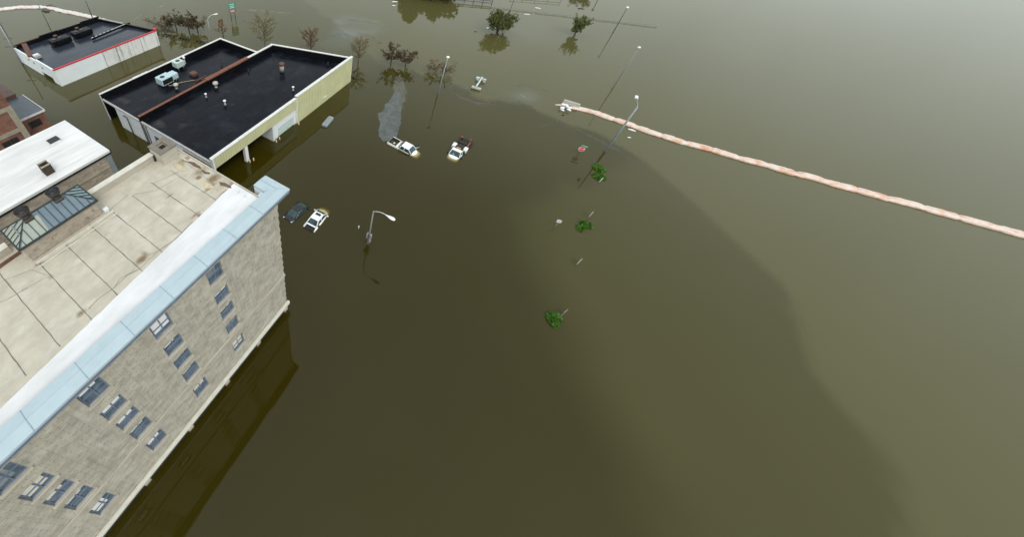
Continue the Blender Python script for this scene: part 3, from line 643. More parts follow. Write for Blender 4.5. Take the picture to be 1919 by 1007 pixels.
# chimney
mb = MB(); x0, x1, y0, y1 = 10.18, 11.55, 21.8, 23.32; h0 = ZR-.3; h1 = 19.05
for a in ((x0, x1, y0, y0+.36), (x0, x1, y1-.36, y1), (x0, x0+.36, y0+.362, y1-.362), (x1-.36, x1, y0+.362, y1-.362)): mb.box(a[0], a[1], a[2], a[3], h0, h1)
ch = mb.build('chimney', 'parapet', fb)
mb = MB()
for a in ((x0-.06, x1+.06, y0-.06, y0+.38), (x0-.06, x1+.06, y1-.38, y1+.06), (x0-.06, x0+.38, y0+.382, y1-.382), (x1-.38, x1+.06, y0+.382, y1-.382)): mb.box(a[0], a[1], a[2], a[3], h1+.003, h1+.1)
mb.build('cap', 'stone_dark', ch)
MB().box(x0+.362, x1-.362, y0+.362, y1-.362, h1-.3, h1-.2).build('flue', 'opening', ch)  # flat black plate near the top paints in the dark of the shaft
# small roof pipe and drain
q = W(291, 300, ZR+.1); MB().tube([(q.x, q.y, ZR), (q.x, q.y, ZR+.55)], .09, 10).build('roof_pipe', 'black', fb)
# skylight
sx0, sx1, sy0, sy1, sz = -.07, 4.7, 21.1, 23.45, 19.35
mb = MB(); mb.box(sx0+.12, sx1-.1, sy0+.12, sy1-.1, ZR-.5, sz-.06); sk = mb.build('skylight', 'brown_wall', fb)
ax0, ax1, ay, az = 1.15, 3.55, 22.45, 20.1
A, B, C_, D_ = Vector((sx0, sy0, sz)), Vector((sx1, sy0, sz)), Vector((sx1, sy1, sz)), Vector((sx0, sy1, sz)); E_, F_ = Vector((ax0, ay, az)), Vector((ax1, ay, az))
gl = MB(); gl.slot(0)
gl.add([A, B, F_, E_], [(0, 1, 2, 3)]); gl.slot(1); gl.add([B, C_, F_], [(0, 1, 2)]); gl.add([C_, D_, E_, F_], [(0, 1, 2, 3)]); gl.slot(2); gl.add([D_, A, E_], [(0, 1, 2)])
# chalky patch of panes at the near end of the long face
up = Vector((0, 0, .006))
t0, t1 = .02, .33
gl.add([A.lerp(B, .03)+up, A.lerp(B, .36)+up, A.lerp(B, .36).lerp(E_.lerp(F_, .28), .8)+up, E_.lerp(A, .05)+up], [(0, 1, 2, 3)])
gl.build('glazing', ['sky_glass', 'sky_glass_teal', 'sky_glass_pale'], sk)
br = MB(); bz = Vector((0, 0, .03))
for a, b in ((A, E_), (D_, E_), (B, F_), (C_, F_), (E_, F_)): br.beam(a+bz, b+bz, .055, .05)
def hipx(x, front=True):
    e = A if front else D_
    y = sy0 if front else sy1
    if x < ax0: f = (x-sx0)/(ax0-sx0)
    elif x > ax1: f = (sx1-x)/(sx1-ax1)
    else: f = 1
    return Vector((x, y+(ay-y)*f, sz+(az-sz)*f))
for k in range(1, 12):
    x = sx0+(sx1-sx0)*k/12
    br.beam(Vector((x, sy0, sz))+bz, hipx(x)+bz, .04, .04)
    if k % 2 == 0: br.beam(Vector((x, sy1, sz))+bz, hipx(x, False)+bz, .035, .04)
for k in range(1, 6):
    y = sy0+(sy1-sy0)*k/6
    f = (y-sy0)/(ay-sy0) if y < ay else (sy1-y)/(sy1-ay)
    for ex, rx in ((sx0, ax0), (sx1, ax1)):
        br.beam(Vector((ex, y, sz))+bz, Vector((ex+(rx-ex)*f, y, sz+(az-sz)*f))+bz, .035, .04)
br.build('glazing_bar', 'glazing_bar', sk)
mb = MB(); mb.box(sx0-.05, sx1+.05, sy0-.07, sy0+.05, sz-.09, sz+.03); mb.box(sx0-.05, sx1+.05, sy1-.05, sy1+.07, sz-.09, sz+.03)
mb.box(sx0-.06, sx0+.04, sy0+.052, sy1-.052, sz-.09, sz+.03); mb.box(sx1-.04, sx1+.06, sy0+.052, sy1-.052, sz-.09, sz+.03); mb.build('frame', 'glazing_bar', sk)
for f_ in (.3, .55): MB().beam(A.lerp(E_, f_)+Vector((.1, .05, -.12)), B.lerp(F_, f_)+Vector((-.1, .05, -.12)), .04, .04).build('louvre_rail', 'clean_trim', sk)
# two big round ventilators that rise from the skylight
for (px, py) in ((55, 413), (111, 377)):
    q = W(px, py, 19.75); c = (q.x, q.y+.05, 19.35)
    mb = MB(); mb.box(q.x-.27, q.x+.27, q.y-.35, q.y+.25, 19.3, 20.12, .03)
    mb.lathe(c, [(.24, .6), (.24, .75), (.18, .82), (.2, .95), (.33, 1.02), (.37, 1.2), (.35, 1.3)], 22)
    vo = mb.build('ventilator', 'vent_dark', sk)
    mb = MB(); mb.lathe(c, [(.31, 1.303), (.31, 1.33), (.05, 1.36)], 22)
    for k in range(6):
        a = k*PI/3+.3; mb.beam((c[0], c[1], c[2]+1.37), (c[0]+.35*math.cos(a), c[1]+.35*math.sin(a), c[2]+1.34), .025, .025)
    mb.tube([(c[0]+.38*math.cos(2*PI*k/24), c[1]+.38*math.sin(2*PI*k/24), c[2]+1.33) for k in range(25)], .03, 6); mb.build('cowl_ring', 'black', vo)
# raised gutter strip in front of the skylight, white downpipe, junction box
mb = MB(); mb.box(.1, 5.2, 20.75, 20.87, ZR-.02, ZR+.14); mb.box(.1, 5.2, 20.45, 20.52, ZR-.02, ZR+.06); mb.build('gutter_strip', 'parapet_cap', fb)
q = W(198, 391, ZR+.2); MB().box(q.x-.18, q.x+.16, q.y-.14, q.y+.14, ZR, ZR+.24, .03).build('roof_box', 'clean_trim', fb)
a_, b_ = W(82, 434, 19.25), W(93, 446, 18.5); MB().tube([a_, b_, b_+Vector((0, -.15, -.1))], .09, 10).build('downpipe', 'clean_trim', fb)
q = W(56, 464, 18.4); mb = MB(); mb.box(q.x-.2, q.x+.12, q.y-.12, q.y+.12, ZR, ZR+.5, .02); mb.tube([W(22, 425, 19.9), W(36, 440, 19.7), W(54, 458, 19.2), (q.x, q.y, ZR+.45)], .035, 8); mb.build('conduit', 'galv', fb)
# brown timber edge left of the skylight
mb = MB(); a_, b_ = W(38, 473, ZR+.1), W(-30, 520, ZR+.1); mb.beam(a_, b_, .14, .18); mb.build('roof_batten', 'rust', fb)

# ================================================================== WHITE ROOFED BUILDING
wb = thing('flat_roof_building', 'tan walled building with a bright white flat roof, behind the skylight', 'building', (2, 35, 0))
x0, x1, y0, y1, zt = -16., 9.95, 30.9, 38.9, 15.
mb = MB(); mb.box(x0, x1-.12, y0+.1, y1-.1, -1.5, zt-.3); mb.build('wall', 'brown_wall', wb)
mb = MB(); mb.box(x1-.55, x1-.08, y0+.06, y0+.5, -1.5, zt-.302); mb.build('corner_cladding', 'galv', wb)
mb = MB(); mb.box(x0, x1, y0, y1, zt-.25, zt, .02); mb.build('roof', 'white_coat_rolled', wb)
mb = MB(); mb.box(x0, x1+.03, y0-.03, y0+.08, zt-.42, zt-.252); mb.box(x1+.003, x1+.12, y0+.1, y1+.1, zt-.4, zt+.02); mb.build('edge_trim', 'black', wb)
mb = MB(); mb.box(x0, x1-.6, y0-.02, y0+.098, zt-1.75, zt-1.6); mb.box(x0, x1-.6, y0+.02, y0+.099, zt-3.2, zt-3.1); mb.build('string_course', 'band', wb)
q = W(68, 364, 13.2); MB().box(3.0, 3.4, y0+.02, y0+.099, 12.7, 12.95).build('wall_vent', 'opening', wb)
# hatch
mb = MB(); mb.box(7.1, 7.95, 35.75, 36.5, zt+.003, zt+.28, .02); h_ = mb.build('roof_hatch', 'clean_trim', wb)
mb = MB(); mb.box(7.05, 8.0, 35.7, 36.55, zt+.283, zt+.34, .02); mb.build('lid', 'black', h_)
# chimney
mb = MB(); cx0, cx1, cy0, cy1 = 4.80, 5.52, 32.0, 32.85; h1 = zt+.95
for a in ((cx0, cx1, cy0, cy0+.16), (cx0, cx1, cy1-.16, cy1), (cx0, cx0+.14, cy0+.162, cy1-.162), (cx1-.14, cx1, cy0+.162, cy1-.162)): mb.box(a[0], a[1], a[2], a[3], zt+.003, h1)
ch = mb.build('chimney', 'dark_brown', wb); MB().box(cx0+.15, cx1-.15, cy0+.17, cy1-.17, zt+.006, zt+.1).build('flue', 'opening', ch)
mb = MB(); mb.box(cx0-.03, cx1+.03, cy0-.03, cy0+.17, h1+.003, h1+.05); mb.build('cap', 'band', ch); mb = MB(); mb.box(cx0-.03, cx1+.03, cy1-.17, cy1+.03, h1+.003, h1+.05); mb.build('cap', 'band', ch)

# ================================================================== BRICK BUILDING (far left)
bb = thing('brick_building', 'red brick building with concrete bands and a low grey roofed annex at the left edge', 'building', (0, 58, 0))
tx, ty = 9.2, 54.0
mb = MB(); mb.box(-14, tx-.02, ty+.06, ty+9, -1.5, 17); mb.build('wall', 'red_brick', bb)
mb = MB(); mb.box(tx-.68, tx+.02, ty-.03, ty+.6, -1.5, 11.05); mb.build('corner_pilaster', 'band', bb)
for z in (10.5, 7.35, 4.2): MB().box(-14, tx-.682, ty-.01, ty+.2, z, z+.55).build('concrete_band', 'band', bb)
for z0, z1 in ((8.2, 9.9), (5.0, 6.9), (2., 3.8)):
    for x in (6.0, 2.6, -.8): 
        if z0 > 8 and x > 5: continue
        f = MB(); f.box(x, x+1.9, ty+.02, ty+.07, z0, z0+.08); f.box(x, x+1.9, ty+.02, ty+.07, z1-.08, z1); f.box(x, x+.08, ty+.02, ty+.07, z0+.082, z1-.082); f.box(x+1.82, x+1.9, ty+.02, ty+.07, z0+.082, z1-.082); f.box(x+.9, x+.98, ty+.02, ty+.07, z0+.082, z1-.082)
        fo = f.build('window', 'dark_pole', bb); MB().box(x+.081, x+1.819, ty+.045, ty+.058, z0+.082, z1-.082).build('pane', 'opening', fo)
# annex
mb = MB(); mb.box(tx-.19, 12.75, 57.4, 63.6, -1.5, 6.75); mb.build('annex_wall', 'red_brick', bb)
mb = MB(); mb.box(tx-.19, 12.9, 57.25, 63.75, 6.753, 6.98); ro = mb.build('annex_roof', 'grey_roof', bb)
mb = MB(); mb.box(tx-.19, 12.98, 57.14, 57.247, 6.78, 7.05); mb.box(12.903, 13.0, 57.25, 63.8, 6.78, 7.05); mb.build('gutter', 'coping', ro)
f = MB(); a0 = on_y(58, 229, 57.4); a1 = on_y(74, 228, 57.4)
f.box(10.35, 11.95, 57.33, 57.395, 5.0, 6.15); fo = f.build('window', 'dark_pole', bb); MB().box(10.45, 11.85, 57.315, 57.327, 5.1, 6.05).build('pane', 'opening', fo)
mb = MB(); mb.box(-14, 12.2, 64.0, 73, -1.5, 7.3); mb.build('rear_wing_wall', 'red_brick', bb)
mb = MB(); mb.box(-14, 12.3, 63.9, 73.1, 7.303, 7.5); mb.build('rear_wing_roof', 'brown_roof', bb)

# ================================================================== MIDDLE WAREHOUSE
wh = thing('warehouse', 'long low warehouse with wet black roof, yellow ribbed front wall and open loading bays', 'building', (36, 44, 0))
X0 = 21.15; YF = 31.95; YM = 47.85; YB = 58.3; XL = 47.6; XSTEP = 39.5
NE1, NE2 = (56.6, 32.15), (51.85, 48.1)          # slanted north-east end of the right wing
def xne(y): return NE1[0]+(NE2[0]-NE1[0])*(y-NE1[1])/(NE2[1]-NE1[1])
# roofs
def dustv(x, y, L): return blob(x, y, L)
DUST = [(23.0, 55, 1.2, 2.5, .8), (25, 53, 2, 1.5, .6), (22.5, 45, 1.2, 1.8, .9), (24.2, 42, 1.5, 1.5, .7), (22.5, 37, 1.0, 1.8, .6), (30, 40, 3, 2, .35), (40, 38, 4, 2, .3), (26, 50, 1.2, 1, .5)]
def zrl(x, y): return 4.15-.55*(x-X0)/26+.02*noise.noise(Vector((x*.3, y*.3, 0)))
def zrr(x, y): return 4.15-.45*(x-X0)/35+.02*noise.noise(Vector((x*.3, y*.3, 0)))
mb = MB(); grid(mb, fr(X0+.02, XL-.3, 66), fr(YM+.25, YB-.25, 26), zrl)
mb.at = {'dust': [dustv(v[0], v[1], DUST) for v in mb.v]}
r1_ = mb.build('roof', 'dark_roof', wh)
mb = MB(); ys = fr(YF+.25, YM-.02, 40); xs01 = fr(0, 1, 80)
for y in ys:
    for f_ in xs01:
        x = X0+.02+(xne(y)-.35-X0)*f_; mb.v.append((x, y, zrr(x, y)))
for j in range(40):
    for i in range(80): mb.f.append((j*81+i, j*81+i+1, (j+1)*81+i+1, (j+1)*81+i)); mb.mi.append(0); mb.sm.append(False)
mb.at = {'dust': [dustv(v[0], v[1], DUST) for v in mb.v]}
r2_ = mb.build('roof', 'dark_roof', wh)
# bitumen seams as thin ridges
mb = MB()
for k in range(1, 6): strip(mb, [(X0+.5, YM+.3+k*1.7, 0), (XL-1, YM+.3+k*1.7, 0)], .02, 0)
sv = [(x, y, zrl(x, y)+.02) for x, y, z in mb.v]; mb.v = sv; mb.build('roof_seam', 'black_face', r1_)
mb = MB()
for k in range(1, 9): strip(mb, [(X0+.5, YF+.3+k*1.75, 0), (xne(YF+k*1.75)-1, YF+.3+k*1.75, 0)], .02, 0)
mb.v = [(x, y, zrr(x, y)+.02) for x, y, z in mb.v]; mb.build('roof_seam', 'black_face', r2_)
ZP = 5.1
# parapets (inner black face) and copings
def wallseg(mb, a, b, t, z0, z1):   # wall from a to b, thickness t to the left of a->b
    a, b = Vector((*a, 0)), Vector((*b, 0)); d = (b-a).normalized(); n = Vector((-d.y, d.x, 0))*t
    mb.prism([(a.x, a.y), (b.x, b.y), (b.x+n.x, b.y+n.y), (a.x+n.x, a.y+n.y)], z0, z1)
mb = MB(); wallseg(mb, (X0+.0, YB-.22), (XL-.22, YB-.22), .22, -1.5, ZP-.1); wallseg(mb, (XL-.22, YB), (XL-.22, NE2[1]+.1), -.0 if False else .22, -1.5, ZP-.1)
mb.build('parapet_wall', 'black_face', wh)
mb = MB(); mb.box(X0-.05, 33.5, YB-.28, YB+.06, ZP-.097, ZP); mb.box(33.502, XL+.1, YB-.32, YB+.06, ZP-.097, ZP+.02); mb.box(XL-.28, XL+.1, NE2[1]+.0, YB-.322, ZP-.097, ZP+.01)
mb.build('coping', 'coping', wh)
# party wall between the wings
mb = MB(); mb.box(X0, NE2[0]-.2, YM-.2, YM+.2, -1.5, ZP-.13); mb.build('party_wall', 'black_face', wh)
mb = MB(); x = X0
while x < 34.4:
    mb.box(x, x+.58, YM-.23, YM+.23, ZP-.127, ZP-.02+.02*random.random(), .02); x += .6
mb.build('clay_coping', 'clay', wh)
mb = MB(); x = 34.5
while x < 44.3:
    mb.box(x, x+.66, YM-.38, YM+.42, ZP-.126, ZP+.1+.02*random.random(), .03); x += .68
mb.build('clay_coping', 'clay', wh)
mb = MB(); mb.box(44.5, NE2[0]-.05, YM-.2, YM+.25, ZP-.128, ZP+.03); mb.build('coping', 'coping', wh)
# slanted north-east wall
mb = MB(); wallseg(mb, (xne(YF)-.02, YF+.0), (NE2[0], NE2[1]), .28, -1.5, ZP-.03); mb.build('end_wall', 'black_face', wh)
mb = MB(); wallseg(mb, (xne(YF)+.05, YF-.02), (NE2[0]+.05, NE2[1]+.05), .42, ZP-.028, ZP+.09); mb.build('coping', 'coping', wh)
# front: tall cladding panel and the fascia over the loading bays
mb = MB(); mb.box(XSTEP, 56.55, YF-.12, YF+.15, -1.5, 5.25); mb.build('cladding', 'yellow', wh)
mb = MB(); mb.box(XSTEP-.15, 56.75, YF-.22, YF+.32, 5.253, 5.4, .02); mb.build('coping', 'coping', wh)
mb = MB(); mb.box(X0+.25, XSTEP-.003, YF-.10, YF+.2, 3.05, 4.93); mb.build('fascia', 'yellow', wh)
mb = MB(); mb.box(X0-.15, XSTEP-.153, YF-.2, YF+.3, 4.933, 5.08, .02); mb.build('coping', 'coping', wh)
mb = MB(); mb.box(X0-.02, X0+.247, YF-.12, YF+.35, -1.5, 4.92); mb.box(XSTEP-.2, XSTEP-.002, YF-.14, YF-.103, 3.05, 4.8); mb.box(56.552, 56.63, YF-.14, YF+.1, -1.5, 5.24); mb.build('corner_trim', 'clean_trim', wh)
# bay structure
mb = MB(); mb.box(27.05, 27.62, YF, YF+.5, -1.5, 3.047); mb.build('column', 'clean_trim', wh)
mb = MB(); mb.box(33.2, 33.6, YF-.02, YF+7.5, -1.5, 3.046); mb.build('side_wall', 'white_wall', wh)
mb = MB(); mb.box(33.603, 34.5, YF+.1, YF+.35, -1.5, 3.047); mb.box(38.6, 39.2, YF+.1, YF+.35, -1.5, 3.047); mb.box(34.503, 38.597, YF+.1, YF+.35, 1.7, 3.047); mb.build('bay_wall', 'clean_trim', wh)
mb = MB(); mb.box(39.203, 39.497, YF-.1, YF+.4, -1.5, 3.047); mb.build('door_jamb', 'coping', wh)
mb = MB()
for k in range(9): mb.box(34.503, 38.597, YF+.22+.02*(k % 2), YF+.3, -.5+k*.24, -.5+k*.24+.236)
d_ = mb.build('roller_door', 'ac_green', wh)
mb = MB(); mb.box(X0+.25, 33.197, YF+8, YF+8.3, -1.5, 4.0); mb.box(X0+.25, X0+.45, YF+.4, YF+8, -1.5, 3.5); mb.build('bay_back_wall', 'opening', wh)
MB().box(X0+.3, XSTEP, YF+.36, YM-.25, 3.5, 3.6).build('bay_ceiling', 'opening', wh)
# sign plate on the yellow wall
q = on_y(609, 181, YF-.12); MB().box(q.x-.45, q.x+.5, YF-.16, YF-.123, q.z-.12, q.z+.14).build('wall_plate', 'clean_trim', wh)
# south-west wall
mb = MB(); xw = X0+.1
mb.box(X0, xw+.1, YM-.2+.2+.003, 54.7, -1.5, 4.05); mb.build('side_wall', 'white_wall', wh)
mb = MB(); mb.box(X0, xw+.1, 38.4, YM-.203, -1.5, 4.05); mb.build('side_wall', 'white_wall', wh)
mb = MB(); mb.box(X0+.01, xw+.1, YF+.352, 38.397, -1.5, 3.3); mb.build('side_wall', 'red_brick', wh)
mb = MB(); mb.box(X0+.04, xw+.1, YF+.352, 38.397, 3.303, 4.05); mb.box(X0+.05, xw+.1, 54.703, 57.9, 3.75, 4.05); mb.build('eave_beam', 'white_wall', wh)
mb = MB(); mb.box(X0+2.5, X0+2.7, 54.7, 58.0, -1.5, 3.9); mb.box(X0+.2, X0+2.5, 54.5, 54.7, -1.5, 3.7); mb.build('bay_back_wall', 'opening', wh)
mb = MB(); mb.box(X0-.05, X0+.15, YB-.22, YB+.03, -1.5, ZP-.1); mb.build('corner_trim', 'clean_trim', wh)
mb = MB(); mb.box(X0-.1, X0+.2, YF+.4, YM-.22, 4.053, 4.2); mb.box(X0-.1, X0+.2, YM+.22, YB-.23, 4.053, 4.2); mb.build('eave_trim', 'coping_g', wh)
mb = MB(); y = 51.5; mb.tube([(X0-.1, y+1.1, 3.2), (X0-.15, y+.6, 3.45), (X0-.15, y, 3.3), (X0-.15, y-.05, -1)], .09, 8); mb.build('wall_pipe', 'dark_pole', wh)
for y in (47.2, 46.6): MB().tube([(X0-.1, y, 3.9), (X0-.1, y, -1)], .07, 8).build('downpipe', 'dark_pole', wh)
f = MB(); f.box(X0-.03, X0-.003, 44.0, 45.1, 1.7, 2.7); fo = f.build('window', 'dark_pole', wh); MB().box(X0-.045, X0-.033, 44.08, 45.02, 1.78, 2.62).build('pane', 'window_glass', fo)
# rooftop fittings that belong to the roof
def mushroom(px, py, s, m_='vent_cream', name='roof_vent'):
    q = W(px, py, 4.0); x, y = q.x, q.y; z = (zrl if y > YM else zrr)(x, y)
    mb = MB(); mb.lathe((x, y, z), [(.22*s, -.05), (.2*s, .02), (.16*s, .5*s), (.36*s, .52*s), (.4*s, .6*s), (.34*s, .78*s), (.12*s, .9*s)], 14)
    return mb.build(name, m_, wh)
mushroom(331, 165, 1.15); mushroom(405, 163, 1.25)
def stack(px, py, h, r, m1='galv', m2='white_metal'):
    q = W(px, py, 4.0); x, y = q.x, q.y; z = (zrl if y > YM else zrr)(x, y)
    mb = MB(); mb.lathe((x, y, z), [(r*1.3, -.03), (r*1.2, .05), (r*.8, .1), (r*.75, h*.7)], 10); o = mb.build('roof_pipe', m1, wh)
    MB().lathe((x, y, z), [(r*.85, h*.7), (r*1.5, h*.72), (r*1.5, h*.9), (r*.5, h)], 10).build('cap', m2, o)
stack(386.5, 182, .8, .14); stack(422, 196, .9, .17); stack(549.5, 168, .8, .15); stack(346.5, 117, 1.5, .17)
for px, py in ((465.5, 133), (512, 105), (614.5, 120), (415, 120)): stack(px, py, .7, .11, 'black', 'black')
q = W(528.5, 132, 4); z = zrr(q.x, q.y)
mb = MB(); mb.lathe((q.x, q.y, z), [(.42, 0), (.42, 1.15), (.36, 1.2)], 16); o = mb.build('exhaust_stack', 'coping_g', wh)
MB().lathe((q.x, q.y, z+1.2), [(.3, 0), (.3, .1), (.55, .12), (.55, .42), (.4, .55)], 16).build('cowl', 'rust', o)
q = W(363, 139, 4); z = zrl(q.x, q.y); MB().box(q.x-.55, q.x+.55, q.y-.6, q.y+.6, z-.02, z+.55, .04).build('curb_box', 'rust', wh)
for dx in (0, 1.0, 1.9):
    a_ = W(371, 149, 3.9); mb = MB(); mb.beam((a_.x-.8+dx*.9, a_.y-.3-dx*.55, 3.98), (a_.x+1.6+dx*.9, a_.y-.3-dx*.55, 3.98), .16, .22); mb.build('roof_rail', 'rust', wh)
# brackets on rear parapet
for px in (273, 259): q = W(px, 137 if px == 273 else 144, 5.2); MB().box(q.x-.7, q.x+.7, YB+.07, YB+.3, 4.95, 5.05).build('parapet_bracket', 'coping', wh)

# rooftop cooling units: things of their own
q = W(316, 153, 4.0); ZU = zrl(q.x, q.y)
ac = thing('cooling_unit', 'large pale blue rooftop cooling unit standing nearest the red coping', 'cooling unit', (q.x, q.y, ZU))
x, y = q.x, q.y
mb = MB()
for sx in (-1.2, 1.2):
    for sy in (-.6, .6): mb.box(x+sx-.06, x+sx+.06, y+sy-.06, y+sy+.06, ZU, ZU+.3)
mb.build('leg', 'galv', ac)
mb = MB(); mb.box(x-1.75, x+.55, y-.95, y+.95, ZU+.3, ZU+1.45, .05); mb.box(x+.553, x+1.85, y-.6, y+.9, ZU+.3, ZU+1.25, .05); mb.build('casing', 'ac_blue', ac)
mb = MB(); mb.box(x-1.6, x+.4, y-.965, y-.953, ZU+.42, ZU+1.3); mb.build('coil_grille', 'black', ac)
mb = MB(); mb.lathe((x-.9, y, ZU+1.452), [(.42, 0), (.42, .03), (.38, .035)], 18); mb.build('fan_opening', 'black', ac)
mb = MB(); mb.tube([(x-.9, y-1.0, ZU+.4), (x-.8, y-1.3, ZU+.1), (x+1.2, y-1.9, ZU+.06), (x+3.2, y-3.2, ZU+.06)], .04, 6); mb.build('conduit', 'yellow_post', ac)
q = W(336, 126, 4.0); ZU = zrl(q.x, q.y); x, y = q.x, q.y
ac = thing('cooling_unit', 'small square pale green rooftop cooling unit with a round fan opening', 'cooling unit', (x, y, ZU))
mb = MB()
for sx in (-.55, .55):
    for sy in (-.5, .5): mb.box(x+sx-.06, x+sx+.06, y+sy-.06, y+sy+.06, ZU, ZU+.5)
mb.build('leg', 'galv', ac)
mb = MB(); mb.box(x-.85, x+.85, y-.75, y+.75, ZU+.5, ZU+1.5, .06); mb.build('casing', 'ac_green', ac)
mb = MB(); mb.lathe((x, y, ZU+1.502), [(.4, 0), (.4, .05), (.34, .055)], 18); mb.build('fan_opening', 'dark_pole', ac)

# bollards by the loading bays
def bollard(px, py, label, h=.42):
    q = W(px, py, 0); t_ = thing('bollard', label, 'bollard', (q.x, q.y, 0), group='yellow bollards by the loading bays')
    MB().lathe((q.x, q.y, -1.2), [(.1, 0), (.1, 1.2+h-.08)], 10).build('post', 'yellow_post', t_)
    MB().lathe((q.x, q.y, h-.078), [(.1, 0), (.09, .05), (.05, .078)], 10).build('cap', 'coping', t_)
bollard(468.5, 303.5, 'yellow bollard in front of the lone white loading bay column')
bollard(475.5, 300, 'yellow bollard right of the lone white loading bay column')
bollard(518, 266, 'yellow bollard at the foot of the wall dividing the loading bays')
bollard(524, 261, 'yellow bollard between the dividing wall and the roller door')
bollard(560, 233, 'yellow bollard where the bays meet the yellow cladding')

# ================================================================== WHITE BUILDING WITH RED TRIM
rb = thing('shop_building', 'low white building with wet black roof and a red trim along its front', 'building', (33, 82, 0))
x0, x1, y0, yb = 21.7, 44.1, 75.35, 92.0; xb = 40.4; zt = 3.4
def xe(y): return x1+(xb-x1)*(y-y0)/(yb-y0)
mb = MB(); xs01 = fr(0, 1, 40); ys = fr(y0+.2, yb-.2, 24)
for y in ys:
    for f_ in xs01: x = x0+.1+(xe(y)-.3-x0)*f_; mb.v.append((x, y, 2.95+.02*noise.noise(Vector((x*.3, y*.3, 2)))-.35*sm(y0+3, yb, y)))
for j in range(24):
    for i in range(40): mb.f.append((j*41+i, j*41+i+1, (j+1)*41+i+1, (j+1)*41+i)); mb.mi.append(0); mb.sm.append(False)
mb.at = {'dust': [blob(v[0], v[1], [(30, 79, 4, 1.5, .6), (35, 84, 3, 2, .3)]) for v in mb.v]}
rr = mb.build('roof', 'shop_roof', rb)
xj = on_y(191, 97, y0).x
mb = MB(); mb.box(x0, xj-.003, y0, y0+.25, -1.5, zt-.05); mb.build('front_wall', 'clean_white', rb)
mb = MB(); mb.box(xj+.003, x1, y0+.02, y0+.25, -1.5, zt-.05); mb.build('front_wall', 'dirty_white', rb)
for px in (191, 261): xq = on_y(px, 97 if px == 191 else 69, y0).x; MB().box(xq-.09, xq+.02, y0-.02, y0+.018, -1, zt-.06).build('wall_joint', 'coping_g', rb)
mb = MB(); mb.box(x0-.1, x1+.05, y0-.1, y0+.2, zt-.047, zt+.16, .02); mb.box(x1-.35, x1+.2, y0-.14, y0+.7, zt+.163, zt+.45, .03); mb.build('trim', 'red_trim', rb)
mb = MB(); wallseg(mb, (xe(y0+.26), y0+.26), (xb, yb), .22, -1.5, zt-.05); wallseg(mb, (xb, yb-.0), (x0, yb), .22, -1.5, zt); mb.build('parapet_wall', 'black_face', rb)
mb = MB(); wallseg(mb, (xe(y0+9)+.05, y0+9.3), (xb+.05, yb+.05), .35, zt-.047, zt+.1); mb.build('coping', 'coping_g', rb)
mb = MB(); wallseg(mb, (xe(y0+.26)+.05, y0+.26), (xe(y0+9)+.05, y0+9), .3, zt-.048, zt+.1); mb.build('coping', 'black_face', rb)
for a, b, dz in ((40.5, 36, .3), (35.9, 31, .1), (30.9, 27, .2), (26.9, x0, 0)): MB().box(a, b, yb-.25, yb+.03, zt+.003, zt+.12+dz).build('coping', 'black_face' if dz else 'rust', rb)
# south west side: white canopy wall with an opening
mb = MB(); mb.box(x0, x0+.25, y0+.253, 82.5, .9, zt-.05); mb.box(x0, x0+.25, y0+.253, y0+2.6, -1.5, .897); mb.box(x0, x0+.25, 82.503, 91.7, -1.5, zt-.3); mb.build('side_wall', 'clean_white', rb)
mb = MB(); mb.box(x0+1.4, x0+1.6, y0+.3, 83, -1.5, 2.6); mb.build('bay_back_wall', 'opening', rb)
for y in (80.5, 86.0, 83.8): MB().box(x0-.03, x0-.003, y, y+.45, 2.0, 2.35).build('wall_vent', 'black', rb)
# a lengthwise raised joint with white flashing
a_, b_ = W(172, 73, 3.2), W(243, 43, 3.3); mb = MB(); mb.beam(a_, b_, .3, .35); fl = mb.build('expansion_joint', 'black_face', rb)
mb = MB()
for k in range(9):
    f0 = k/10; p0, p1 = a_.lerp(b_, f0)+Vector((0, .1, .2)), a_.lerp(b_, f0+(.05 if k < 5 else .09))+Vector((0, .1, .2)); mb.beam(p0, p1, .14, .04)
mb.build('flashing', 'coping', fl)
# roof timber and hatch near the corner
a_, b_ = W(45, 82, 3.6), W(57, 105, 3.3); mb = MB(); mb.beam(a_, b_, .9, .25); mb.build('roof_tile_strip', 'rust', rb)
for (px, py, lab) in ((116, 80, 'black rooftop cooling unit nearer the red trim corner, on the white shop'), (156, 65, 'black rooftop cooling unit nearer the far corner, on the white shop')):
    q = W(px, py, 2.9); x, y = q.x, q.y
    ac = thing('cooling_unit', lab, 'cooling unit', (x, y, 2.6), group='black cooling units on the white shop')
    mb = MB(); mb.box(x-1.7, x+1.7, y-.25, y+.0, 2.6, 2.9); mb.box(x-1.7, x+1.7, y+1.2, y+1.4, 2.6, 2.9); mb.build('skid', 'black', ac)
    mb = MB(); mb.box(x-1.9, x+1.9, y-.9, y+1.3, 2.903, 3.95, .12); mb.box(x-1.2, x+1.2, y-1.1, y-.903, 3.0, 3.7, .03); mb.build('casing', 'black_face', ac)
    mb = MB()
    for k in (-1, .1): mb.lathe((x+k, y+.2, 3.953), [(.42, 0), (.42, .08), (.3, .1)], 14)
    mb.build('fan', 'dark_pole', ac)
    MB().lathe((x-.1, y+1.5, 2.6), [(.3, 0), (.3, 1.45), (.45, 1.5), (.3, 1.65)], 12).build('flue', 'rust', ac)
q = W(69, 104, 3.3); t_ = thing('roof_crate', 'small grey and white box lying at the corner of the white shop roof', 'box', (q.x, q.y, 2.95))
MB().box(q.x-.55, q.x+.55, q.y-.7, q.y+.7, 2.95, 3.45, .04).build('box_body', 'coping_g', t_); MB().box(q.x-.5, q.x+.5, q.y-.1, q.y+.65, 3.453, 3.5).build('lid', 'coping', t_)

